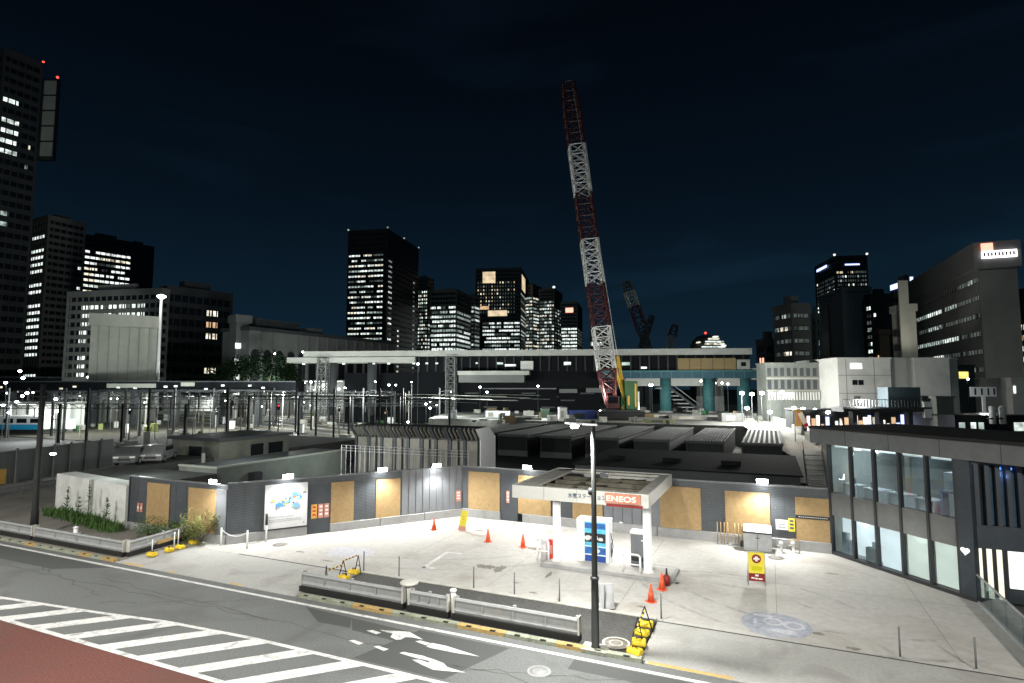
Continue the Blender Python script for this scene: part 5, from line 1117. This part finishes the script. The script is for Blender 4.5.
# white low building
# front block: faces the camera right of column 838
T = slab('white rendered low building with one lit window above a dark window pair', 838,891,359, 98, 'white_fac', 'rendered_building', 'building'); k = T['sc']; t = T['t']
def pxw(T, x0, xa, xb): return (xa-x0)*T['sc'], (xb-x0)*T['sc']
def zpx(y, d): return H+ray(860,y)[1]*d
a_, b_ = pxw(T,838,850.5,862.5); MB().box(a_,b_,-.06,.0,zpx(369,98),zpx(363,98)).build('lit_window', E_['bright'], t)
for xa, xb in ((852,857),(858,863)): a_, b_ = pxw(T,838,xa,xb); MB().box(a_,b_,-.06,.0,zpx(385,98),zpx(380,98)).build('window', M['glassdark'], t)
a_, b_ = pxw(T,838,853,859); MB().box(a_,b_,-.06,0,zpx(401,98),zpx(396,98)).build('window', M['b_grey'], t)
mb = MB()
for y in (375,393): mb.box(0,T['w'],-.02,0,zpx(y+.5,98),zpx(y,98))
for x in (8,36): mb.box(x*k,x*k+.08,-.02,0,0,T['h'])
mb.build('wall_joint', M['b_grey'], t)
slab('white rendered middle block set back between two pale buildings', 891.5,914,359, 101, 'white_fac', 'rendered_building', 'building'); slab('white rendered plain block at the right end of the pale row', 914.5,950,359, 99, 'white_fac', 'rendered_building', 'building'); slab('narrow pale return wall at the far end of the white row', 950.5,958,359.5, 103, 'white_fac', 'rendered_building', 'building')
T = slab('grey lower hall with rows of windows and a lit arcade left of the white building', 766,837.5,364, 104, 'grey_fac', 'rendered_building', 'building', 4); t = T['t']; d_ = 104
for r_, (ya, yb) in enumerate(((368,376),(380,389))):
    for c in range(11): x = T['w']*(c+.2)/11; MB().box(x,x+T['w']/11*.55,-.08,0,zpx(yb,d_),zpx(ya,d_)).build('window', M['b_dark'], t)
mb = MB(); MB().box(0,T['w'],-.25,0,zpx(379,d_),zpx(377.5,d_)).box(0,T['w'],-.25,0,zpx(391.5,d_),zpx(390,d_)).build('ledge', M['b_light'], t)
mb = MB()
for c in range(26): x = T['w']*(c+.3)/26; mb.box(x,x+.25,-.5,-.25,zpx(400,d_),zpx(392,d_))
mb.build('fence_bars', M['white_fac'], t)
MB().box(T['w']*.15,T['w']*.36,-.3,-.1,zpx(398,d_),zpx(392,d_)).build('lit_shopfront', E_['bright'], t)
for x, y, d, e in ((760,392,92,4200),(785,396,90,1800),(748,400,98,3000),(862,402,80,3000),(925,400,82,2200)): light('POINT', D(x,y,d), e, (1,1,.95), .6)  # point lights added near the street lamps, no fittings, brighten the pale row
# shop row and footbridge before the white building
T = slab('row of small lit shopfronts below the white building', 800,912,411, 84, 'b_dark', 'shop_row', 'shops', 5); t = T['t']; mcol = ['shop','pinkwhite','warm','bright','orange','cool','shop','bluew']
for c in range(24):
    if q.random() < .8: x = T['w']*c/24; MB().box(x+.05,x+T['w']/24*q.uniform(.5,.95),-.1,0,q.uniform(1.8,3.0),q.uniform(3.6,5.2)).build('lit_window', E_[q.choice(mcol)], t)
fbz = zpx(407,78); T = slab('dark steel footbridge with railings in front of the white building', 842,935,409, 80, 'b_dark', 'footbridge', 'footbridge', 3, zpx(412,80)); mb = MB()
for c in range(30): x = T['w']*c/29; mb.tube((x,0,T['h']),(x,0,T['h']+1.3),.05,n=4)
mb.box(0,T['w'],-.05,.05,T['h']+1.25,T['h']+1.35); mb.build('railing', M['b_dark'], T['t'])
for x in (.12,.4,.72,.95): MB().box(T['w']*x,T['w']*x+.6,.5,1.5,-zpx(412,80),0).build('support', M['b_dark'], T['t'])
MB().box(T['w']*.5,T['w']*.85,.3,2.6,T['h'],T['h']+3.0).build('glass_lobby', M['b_bluegrey'], T['t']); MB().box(T['w']*.86,T['w']*.94,-.1,.5,T['h']-1.2,T['h']+1.0).build('white_box', M['white'], T['t'])
slab('plain grey cube block beside the footbridge', 935,952,398, 79, 'grey_fac', 'plain_block', 'building', 6); T = slab('dark low sheds with small lit things at the right', 952,1030,417, 76, 'b_black', 'low_sheds', 'shed', 6)
for x0,x1,m_ in ((.05,.12,'dim'),(.2,.26,'cool'),(.3,.36,'dim'),(.75,.95,'cool')): MB().box(T['w']*x0,T['w']*x1,-.1,0,T['h']-1.8,T['h']-.7).build('lit_window', E_[m_], T['t'])
T = slab('white lit house wall at the far right edge', 1011,1040,379, 100, 'white_fac', 'house', 'house', 8); MB().box(T['w']*.05,T['w']*.12,-.1,0,T['h']-2.5,T['h']-1.2).build('lit_window', E_['bright'], T['t'])
rs = thing('road_sign', 'white road sign board with dark bars on a single post', 'sign', D(984,406,90), YW); w_ = 13*90/F; zz = D(984,387,90)[2]-rs.location.z; z2 = D(984,396.5,90)[2]-rs.location.z
MB().box(-w_,w_,-.05,.05,z2,zz).build('board', M['white'], rs); mb = MB()
for x in (-.6,-.1,.4,.85): mb.box(w_*x-.18,w_*x+.1,-.07,-.05,z2+.25,zz-.2)
mb.build('bar_print', M['dark'], rs); MB().box(-.25,.25,-.06,.06,-5,z2).build('post', M['white'], rs)
light('POINT', D(984,402,84), 260, (.95,1,1), .4)  # added light without a fitting, brightens the road sign
for x, lab in ((993,'pale upright pipe left of its twin by the low sheds'),(1003,'pale upright pipe nearest the right edge by the low sheds')):
    o = thing('standing_pipe', lab, 'pipe', D(x,424,74), YW); MB().lathe([(.35,0),(.35,2.1),(.2,2.3)], n=12).build('pipe', M['white'], o); MB().box(-.5,.5,-.3,.3,.6,.8).build('clamp', M['dark'], o)
T = slab('yellow lit stair window block right of the white row', 958,975,366, 120, 'b_dark', 'plain_block', 'building', 8); MB().box(T['w']*.05,T['w']*.6,-.1,0,T['h']-2.6,T['h']-1.2).build('lit_window', E_['yellowlit'], T['t'])
# orange banner near the ramp
ob = thing('banner_sign', 'tall orange banner sign beside the haul road', 'sign', D(798.5,427,76), YW); MB().box(-.42,.42,-.06,.06,.1,2.3).build('banner', M['orangesign'], ob); MB().box(-.18,.18,-.08,-.06,.5,2.0).build('banner_stripe', M['redlt'], ob); MB().box(-.5,-.42,-.06,.06,-2,2.4).build('post', M['galv'], ob)
ob['label'] = 'tall orange banner sign beside the haul road'; light('POINT', D(796,415,73), 120, (1,.8,.6), .3)  # the light is added without a fitting, brightens the banner
o = thing('white_marker', 'white and red leaning marker board beside the orange banner', 'sign', D(807,427,75), YW); MB(Matrix.Rotation(R(-25),4,'Y')).box(-.3,.3,-.04,.04,0,2.0).build('board', M['white'], o); MB(Matrix.Rotation(R(-25),4,'Y')).box(-.3,.3,-.05,-.041,.1,.5).build('red_stripe', M['red_s'], o)
# concrete barriers along the haul road
for i in range(6):
    u = i/5; x = -1.5+u*6.5; y = 118-u*42; o = MB().extr([(-.3,0),(.3,0),(.15,.5),(.12,1.0),(-.12,1.0),(-.15,.5)], -2.6, 2.6).build('concrete_barrier', M['ramp'], None, .03); o.location = (x+1.2, y, 3.05 if y > 98 else 1.2+(y-74)*.077); o.rotation_euler = (0,0,R(-78)); tag(o, ['farthest','second farthest','third farthest','third nearest','second nearest','nearest'][i]+' pale concrete barrier along the haul road', 'barrier', 'haul road barriers')

for T in TOWERS:
    if T['faint'].f: o = T['faint'].build('faint_glow_windows', E_['faint'], T['t']); o['kind'] = 'stuff'  # unlit windows given a faint glow so the facades show
    for m_, mb in T['rest'].items(): o = mb.build('lit_windows', E_[m_], T['t']); o['kind'] = 'stuff'
# ================================================================== RAILWAY YARD
mast0 = None
mpos = [(67,100),(90,92),(127,105),(151,95),(176,115),(229,84),(30,125),(52,150),(110,150),(200,160),(255,150),(275,135),(297,120),(318,140),(345,130),(364,118),(392,140),(403,110),(420,150),(440,125),(462,150),(10,105),(140,170),(215,130),(335,105),(380,100)]
for i, (x, d) in enumerate(mpos):
    a = klat(x)*d; w = world(a, d); hgt = rnd.uniform(8.2,9.6)
    if mast0 is None:
        mast0 = thing('catenary_mast', 'dark catenary mast standing among the railway tracks', 'mast', (w[0],w[1],0), YW, 'catenary masts in the railway yard')
        MB().box(-.15,.15,-.15,.15,0,9).build('mast', M['b_mast'], mast0); MB().bar((0,0,8.2),(2.6,0,8.6),.09).bar((0,0,7.2),(2.6,0,8.5),.07).bar((0,0,7.0),(-1.8,0,7.2),.08).build('bracket', M['b_mast'], mast0)
        MB().lathe([(.08,0),(.14,.1),(.08,.2),(.14,.3),(.08,.4)], (2.4,0,8.0), 8).build('insulator', M['white'], mast0)
    else: dup(mast0, (w[0],w[1],0), YW+rnd.choice((0,math.pi)))
gls = [(55,405,393,110,'wide dark gantry nearest the hoarding spanning the tracks'),(0,140,400,130,'dark gantry at the far left of the railway yard'),(120,330,397,150,'dark gantry in the middle of the railway yard'),(230,395,392,125,'dark gantry right of the thick mast'),(0,250,404,95,'low dark gantry just behind the parking deck'),(190,460,399,165,'long gantry ending near the viaduct bent'),(60,300,396,180,'far gantry behind the middle gantry'),(250,450,396,110,'gantry above the noise barrier'),(100,260,390,135,'tall gantry behind the lamp mast'),(300,440,403,140,'low gantry in front of the lit platform')]
for x0, x1, y, d, lab in gls:
    a0, a1 = klat(x0)*d, klat(x1)*d; w = world(a0,d); z = H+ray(200,y)[1]*d; t = thing('track_gantry', lab, 'gantry', (w[0],w[1],0), YW); L_ = a1-a0
    mb = MB(); n = int(L_/1.2); mb.bar((0,0,z),(L_,0,z),.12); mb.bar((0,0,z-.7),(L_,0,z-.7),.12)
    for k in range(n): mb.bar((L_*k/n,0,z-.7*(k%2)),(L_*(k+1)/n,0,z-.7*((k+1)%2)),.07)
    mb.build('truss_beam', M['b_dark'], t)
    for k in range(5): MB().box(L_*k/4-.17,L_*k/4+.17,-.17,.17,0,z).build('gantry_leg', M['b_mast'], t)
    for k in range(int(L_/5)): MB().box(k*5+1,k*5+1.12,-.06,.06,z-2.2,z-.7).build('hanger', M['b_grey'], t)
for i in range(44):
    d = rnd.uniform(90,200); x = rnd.uniform(60,455); w = world(klat(x)*d,d); h_ = rnd.uniform(4,8.5)
    o = thing('track_pole', 'slim pale pole standing between the tracks of the railway yard', 'pole', (w[0],w[1],0), YW, 'slim pale poles in the railway yard'); MB().box(-.06,.06,-.06,.06,0,h_).build('pole', M['b_light'], o); MB().box(-1.2,.3,-.05,.05,h_-.9,h_-.8).build('arm', M['b_light'], o)
for i in range(46):
    d = rnd.uniform(88,195); x = rnd.uniform(70,460); w = world(klat(x)*d,d); a_ = rnd.uniform(1.0,3.2); h_ = rnd.uniform(.6,2.6)
    o = thing('trackside_box', 'small pale or greenish box lying between the tracks', 'box', (w[0],w[1],0), R(rnd.uniform(140,170)), 'small boxes between the tracks'); MB().box(0,a_,0,.8,0,h_).build('box', M[rnd.choice(('b_light','white_fac','crane_g','ltpanel','rooflt','grass_y'))], o)
wires = MB()
for k in range(16):
    y0 = 74+k*6.3; p = Vector((-48,y0,6.3+(k%3)*.5)); qv = p+dirx*160
    for j in range(4): wires.tube(p+(qv-p)*(j/4)+Vector((0,0,.25*(j%2))), p+(qv-p)*((j+1)/4)+Vector((0,0,.25*((j+1)%2))), .035, n=4)
tag(wires.build('overhead_wires', M['b_light']), 'pale overhead railway wires stretched over the tracks', 'wires')
for i in range(30):
    d = rnd.uniform(85,190); x = rnd.uniform(95,460); y0 = 388+F*9/d; w = world(klat(x)*d,d); h_ = rnd.uniform(1.2,4.5); ww = rnd.uniform(.6,2.4)
    if i % 3 == 0: o = thing('equipment_cabinet', 'pale trackside cabinet in the railway yard', 'cabinet', (w[0],w[1],0), YW, 'pale trackside cabinets'); MB().box(-ww/2,ww/2,0,1,0,1.7).build('cabinet_body', M['white'], o); MB().box(-ww/2-.05,ww/2+.05,-.05,1.05,1.7,1.8).build('roof', M['b_grey'], o)
    elif i % 3 == 1: o = thing('signal_post', 'thin trackside signal post in the railway yard', 'signal', (w[0],w[1],0), YW, 'thin trackside signal posts'); MB().tube((0,0,0),(0,0,h_+2),.09,n=6).build('post', M['b_grey'], o); MB().box(-.25,.25,-.1,.1,h_+1,h_+2).build('signal_head', M['dark'], o); MB().box(-.1,.1,-.14,-.1,h_+1.6,h_+1.8).build('signal_light', E_[rnd.choice(('orange','cool','cool','redl'))], o)
    else: o = thing('material_stack', 'low stack of rails and timbers beside the tracks', 'stack', (w[0],w[1],0), R(rnd.uniform(150,165)), 'stacks beside the tracks'); MB().box(0,rnd.uniform(4,9),0,1.5,0,.5).build('lower_layer', M['ltpanel'], o); MB().box(.4,3.6,.2,1.2,.5,1.0).build('upper_layer', M['b_light'], o)
def slabroof(x0, x1, ytop, d, lab):
    a0, a1 = klat(x0)*d, klat(x1)*d; w = world(a0,d); z = H+ray(200,ytop)[1]*d; t = thing('station_platform', lab, 'platform', (w[0],w[1],0), YW); L_ = a1-a0
    MB().box(0,L_,0,6,z,z+.4).build('roof', M['b_grey'], t); MB().box(0,L_,0,6,0,1.1).build('platform_slab', M['b_light'], t); MB().box(.2,L_-.2,5.2,5.6,1.1,z).build('rear_wall', M['white_fac'], t)
    n = max(2,int(L_/6))
    for k in range(n+1): MB().box(L_*k/n-.15,L_*k/n+.15,.6,.9,1.1,z).build('column', M['white'], t)
    for k in range(n): MB().box(L_*(k+.2)/n,L_*(k+.8)/n,1.0,1.4,z-.15,z-.02).build('strip_light', E_['platform'], t)
    for k in range(max(1,n//3)): light('AREA', (w[0]+cy*L_*(k+.5)/max(1,n//3)-sy*2.5, w[1]+sy*L_*(k+.5)/max(1,n//3)+cy*2.5, z-.4), 420, (.95,1,.97), 3, (w[0]+cy*L_*(k+.5)/max(1,n//3)-sy*2.5, w[1]+sy*L_*(k+.5)/max(1,n//3)+cy*2.5, 0))
slabroof(-20,68,404,120,'brightly lit platform roof above the blue train'); slabroof(240,345,381,210,'far lit platform left of the viaduct bent'); slabroof(400,445,383,190,'short lit platform below the viaduct'); slabroof(120,235,396,200,'dim middle platform behind the gantries')
tn = thing('commuter_train', 'white train with a bright blue lower side under the platform lamps', 'train', G(-30,435)[:2]+(0,), YW); MB().box(0,14,0,2.8,1.0,3.7).build('body', M['white'], tn, .2); MB().box(-.02,14.02,-.03,0,1.05,2.0).build('blue_band', M['trainblue'], tn)
for k in range(5): MB().box(1+k*2.6,2.9+k*2.6,-.04,0,2.3,3.1).build('window', M['glassdark'], tn)
MB().box(.3,13.7,.2,2.6,.2,1.0).build('bogies', M['black'], tn)
light('POINT', D(20,418,98), 1500, (.9,1,1), .5); light('POINT', D(52,416,100), 900, (1,.98,1), .5)  # added lights without fittings, brighten the train side
o = thing('white_site_van', 'white box van beside the blue train', 'van', G(46,432)[:2]+(0,), YW); MB().box(0,4.6,0,2,.5,2.6).build('body', M['white'], o, .15); MB().box(.5,1.5,-.03,0,1.5,2.2).build('side_window', M['glassdark'], o)
for x in (.9,3.7): MB().tube((x,-.05,.4),(x,.2,.4),.4,n=14).build('wheel', M['black'], o)
# yard lamps at their lit positions
lamps = [(8,393,120),(27,393,120),(56,399,110),(3,405,105),(9,412.5,102),(57,411,100),(88,377,180),(90,386,160),(20,371,200),(23,378,190),(48,386,150),(131,388,150),(134,390,150),(174,390,150),(190,391,160),(196,389,160),(200,385,170),(213,391,150),(235,386,170),(250,383,190),(262,381,200),(273,388,150),(283,383,190),(291,382,195),(304,383,195),(311,382,195),(325,385,170),(339,389,150),(345,388,150),(389,385,150),(396,385,150),(415,384,150),(428,384,150),(437,384,150),(450,387,150),(480,387,140),(487,392,140),(538,386,130),(418,364,140),(650,385,128),(652,385,128),(701,381,130),(742,393,100),(752,394,100),(762,393,98),(772,394,98),(782,392,98),(747,408,90),(770,412,86),(794,408,86),(803,409,86),(815,410,85),(828,412,84),(860,402,84),(303,352,170),(275,354,180),(968,379,110),(997,379,110),(430,408,115),(426,404,120),(408,422,95),(600,411,115),(722,383,128),(728,384,128),(716,383,128)]
ql = random.Random(33)
for k in range(46):  # further lamps added at random positions to fill the yard
    d = ql.uniform(110,210); lamps.append((ql.choice((ql.uniform(2,110),ql.uniform(110,460),ql.uniform(235,345),ql.uniform(395,445))), ql.uniform(381,407), d))
for i, (x, y, d) in enumerate(lamps):
    p = D(x,y,d); pos = 'in the railway yard' if x < 500 else ('on the construction yard' if x < 730 else 'along the lit street')
    t = thing('yard_lamp', 'small white lamp on a thin pole ' + pos, 'lamp', (p[0],p[1],p[2]), YW, 'small white lamps ' + pos); r_ = d/F*(2.3 if (x > 740 and x < 830) else 1.5 if x < 60 else 1.15 if i < 64 else .62)
    MB().lathe([(.02,-r_*.8),(r_*.8,-r_*.5),(r_,0),(r_*.7,r_*.5),(.02,r_*.7)], n=10).build('lens', E_['yardlamp'], t); MB().tube((0,.2,-p[2]),(0,.2,-r_*.6),.06,n=5).build('pole', M['b_dark'], t)
for x, y, d, e in ((60,400,112,3600),(150,396,120,4200),(215,398,125,4800),(290,396,130,5600),(360,398,115,4200),(425,396,120,6000),(280,390,180,9000),(420,392,170,7000),(480,400,110,1800),(545,402,112,1500)): light('POINT', D(x,y,d), e, (.93,1,.95), .5)  # point lights added among the lamps to brighten the clutter, no fittings
# clutter on the construction yard
q = random.Random(5)
for i, (x, y, d, m_, w_, h_, lab) in enumerate([(492,413,118,'white',2.6,1.4,'white site container left of the blue shed'),(504,412,116,'white',2.4,1.4,'white site container second from the left'),(563,414,112,'white',1.6,2.2,'white cabin beside the blue tarpaulin shed'),(582,415,112,'bluetarp',5,1.6,'blue tarpaulin shed behind the lamp head'),(452,414,112,'fence_v',1.6,1.6,'grey cabin near the left end of the building site'),(668,416,112,'ramp',6,.9,'pale concrete block by the first teal pier'),(690,417,110,'ltpanel',7,.8,'pale timber stack between the teal piers'),(715,416,110,'ramp',5,.8,'pale concrete block by the second teal pier'),(733,420,104,'b_grey',4,1.4,'grey skip near the haul road'),(545,408,120,'crane_g',1.8,1.6,'small green machine behind the white cabin'),(740,416,106,'red_s',1.5,.7,'red barrier beside the haul road'),(530,416,110,'rooflt',3,.6,'low pale stack left of the white cabin'),(515,419,108,'ltpanel',4,.5,'low timber stack on the site edge'),(620,417,110,'dark',4,1.2,'dark plant trailer below the crane'),(645,421,104,'ltpanel',5,.6,'timber stack right of the crane'),(660,424,101,'grass_y',5,.5,'greenish tarpaulin pile on the site edge')]):
    p = D(x,y,d); o = thing('site_container' if h_ > 1.3 else 'material_pile', lab, 'container' if h_ > 1.3 else 'pile', (p[0],p[1],3.0), YW); MB().box(-w_/2,w_/2,0,2,0,h_).build('body', M[m_], o, .04); MB().box(-w_/2-.06,w_/2+.06,-.06,2.06,h_,h_+.1).build('top', M['b_grey' if m_ != 'bluetarp' else 'bluetarp'], o)
    MB().box(-w_*.3,w_*.1,-.04,0,h_*.15,h_*.75).build('front_panel', M['b_dark' if i % 2 else 'b_light'], o)
for i in range(60):
    x = q.uniform(470,765); y = q.uniform(408,424); d = 577*6/(y-387.6) if y > 409 else 200; d = min(max(d*q.uniform(.97,1.0),97),150); w = world(klat(x)*d,d)
    o = thing('site_material', 'small loose item of building material on the construction yard', 'material', (w[0],w[1],3.0), q.uniform(0,3), 'loose material on the construction yard'); a_ = q.uniform(.4,2.2); h_ = q.uniform(.3,1.3)
    MB().box(0,a_,0,q.uniform(.4,1.2),0,h_).build('item', M[q.choice(('white_fac','rooflt','b_light','b_dark','ltpanel','crane_g','ramp','tan'))], o)
a0, a1 = klat(-40)*138, klat(296)*138; w = world(a0,138); zb, zt2 = H-4/F*138, H+ray(150,381)[1]*138
ov = thing('railway_overbridge', 'long dark railway overbridge crossing low behind the yard gantries', 'bridge', (w[0],w[1],0), YW); LO = a1-a0
MB().box(0,LO,0,6,zb,zt2).build('deck', M['b_void'], ov); MB().box(0,LO,-.15,0,zb-.05,zb+.35).build('lower_flange', M['b_dark'], ov); MB().box(0,LO,-.2,0,zt2-.25,zt2).build('upper_flange', M['b_dark'], ov)
for k in range(9): MB().box(LO*k/8-.5,LO*k/8+.5,2,4,0,zb).build('support', M['b_dark'], ov)
MB().box(LO*.44,LO*.585,-.22,-.0,zb+1.0,zb+2.0).build('pale_band', M['b_light'], ov); MB().box(LO*.66,LO*.70,-.22,-.0,zb+1.4,zb+2.3).build('pale_box', M['b_light'], ov)
for k in (.12,.3,.34,.47,.52,.61,.64,.73,.78,.86,.9): MB().box(LO*k,LO*k+.7,-.25,-.0,zb+.5+2*((k*37)%1)*.5,zb+.9+2*((k*37)%1)*.5).build('deck_lamp', E_['bright' if k > .4 else 'warm'], ov)
# trees: dark crowns behind the yard
def tree(lab, x, y, d, r, seed):
    q = random.Random(seed); p = D(x,y,d); t = thing('tree', lab, 'tree', (p[0],p[1],0), 0, 'dark trees behind the railway yard'); zc = p[2]; mb = MB()
    MB().tube((0,0,0),(0,0,zc),.35,.15,n=7).tube((0,0,zc*.6),(r*.5,0,zc+.5),.14,.05,n=5).tube((0,0,zc*.65),(-r*.4,.3,zc+.8),.14,.05,n=5).build('trunk', M['bark'], t)
    cl = [(q.gauss(0,.5)*r, q.gauss(0,.4)*r, zc+q.uniform(-1.1,.6)*r, q.uniform(.4,.65)*r) for _ in range(12)]
    for _ in range(1500):
        k = cl[q.randrange(12)]; v = Vector((q.gauss(0,1),q.gauss(0,1),q.gauss(0,1))).normalized()*q.random()**.35*k[3]; c = Vector(k[:3])+v; d1 = Vector((q.gauss(0,1),q.gauss(0,1),q.gauss(0,1))).normalized()*.3; d2 = d1.orthogonal().normalized()*.2
        mb.add([c-d1,c+d2,c+d1,c-d2],[(0,1,2,3)])
    mb.build('crown', M['leaf'], t)
for i, (x, y, d, r, lab) in enumerate([(245,368,175,4.5,'dark tree in front of the four lit landings'),(268,366,180,5,'dark tree left of the viaduct end'),(290,370,172,4,'dark tree at the viaduct end'),(228,373,170,4,'dark tree right of the dark stair window block')]): tree(lab, x, y, d, r, i)
dmk = thing('dark_warehouse', 'long dark flat warehouse behind the railway yard', 'building', D(-60,384,215)[:2]+(0,), YW); MB().box(0,113,0,8,0,H+ray(100,378)[1]*215).build('wall', M['b_void'], dmk); MB().box(-.5,113.5,-.5,8,H+ray(100,378)[1]*215,H+ray(100,378)[1]*215+.5).build('roof', M['b_dark'], dmk)
MB().box(55,80,-.1,0,9.5,11.4).build('pale_band', M['b_light'], dmk)

# ================================================================== SKY, FILL SUN, CAMERA
w = bpy.data.worlds.new('World'); SC.world = w; w.use_nodes = True; nt = w.node_tree; N = nt.nodes; L = nt.links; bg = N['Background']
sky = N.new('ShaderNodeTexSky'); sky.sky_type = 'NISHITA'; sky.sun_disc = False; sky.sun_elevation = R(-4.5); sky.sun_rotation = R(20); sky.altitude = 50; sky.air_density = 1.4; sky.dust_density = .6; sky.ozone_density = 4
mixs = N.new('ShaderNodeMix'); mixs.data_type = 'RGBA'; mixs.blend_type = 'ADD'; mixs.inputs[0].default_value = 1
tc = N.new('ShaderNodeTexCoord'); sep = N.new('ShaderNodeSeparateXYZ'); L.new(tc.outputs['Generated'], sep.inputs[0])
cr_ = N.new('ShaderNodeValToRGB'); el = cr_.color_ramp.elements
el[0].position = 0; el[0].color = (.0075,.022,.036,1); el[1].position = .62; el[1].color = (.0010,.0022,.0042,1)
e1 = el.new(.12); e1.color = (.0044,.0145,.027,1); e2 = el.new(.30); e2.color = (.0019,.0062,.0122,1); e3 = el.new(.45); e3.color = (.0012,.0034,.0068,1)
L.new(sep.outputs['Z'], cr_.inputs[0])
nz = N.new('ShaderNodeTexNoise'); nz.inputs['Scale'].default_value = 2.2; nz.inputs['Detail'].default_value = 7; nz.inputs['Distortion'].default_value = .4
mp = N.new('ShaderNodeMapping'); mp.inputs['Scale'].default_value = (1,1,4); L.new(tc.outputs['Generated'], mp.inputs[0]); L.new(mp.outputs[0], nz.inputs['Vector'])
mr = N.new('ShaderNodeMapRange'); mr.inputs[1].default_value = .55; mr.inputs[2].default_value = .8; mr.inputs[3].default_value = 1; mr.inputs[4].default_value = 1.9; L.new(nz.outputs['Fac'], mr.inputs[0])
ml = N.new('ShaderNodeMix'); ml.data_type = 'RGBA'; ml.blend_type = 'MULTIPLY'; ml.inputs[0].default_value = 1; L.new(cr_.outputs[0], ml.inputs[6]); L.new(mr.outputs[0], ml.inputs[7])
sk = N.new('ShaderNodeMix'); sk.data_type = 'RGBA'; sk.blend_type = 'MULTIPLY'; sk.inputs[0].default_value = 1; L.new(sky.outputs[0], sk.inputs[6]); sk.inputs[7].default_value = (.01,.01,.01,1)
L.new(ml.outputs[2], mixs.inputs[6]); L.new(sk.outputs[2], mixs.inputs[7]); L.new(mixs.outputs[2], bg.inputs['Color']); bg.inputs['Strength'].default_value = .5
mo = bpy.data.lights.new('fill_sun', 'SUN'); mo.energy = .06; mo.angle = R(8); mo.color = (.72,1,.95); o = bpy.data.objects.new('fill_sun', mo); COL.objects.link(o); o.rotation_euler = (R(55),0,R(10))  # dim sun added as general fill to give the buildings body
cam = bpy.data.cameras.new('camera'); cam.lens = F/1024*36; cam.sensor_width = 36; cam.clip_end = 6000; cam.clip_start = .1
co = bpy.data.objects.new('camera', cam); COL.objects.link(co); co.location = (0,0,H); co.rotation_euler = (math.pi/2+PT, 0, YW); SC.camera = co
SC.render.engine = 'CYCLES'; SC.cycles.use_denoising = True; SC.cycles.max_bounces = 6; SC.cycles.diffuse_bounces = 2; SC.cycles.glossy_bounces = 2; SC.cycles.transparent_max_bounces = 8; SC.cycles.sample_clamp_indirect = 4; SC.cycles.sample_clamp_direct = 0; SC.cycles.caustics_reflective = False; SC.cycles.caustics_refractive = False
vs = SC.view_settings; vs.view_transform = 'Standard'; vs.look = 'None'; vs.exposure = 0.9; vs.gamma = 1; vs.use_curve_mapping = False
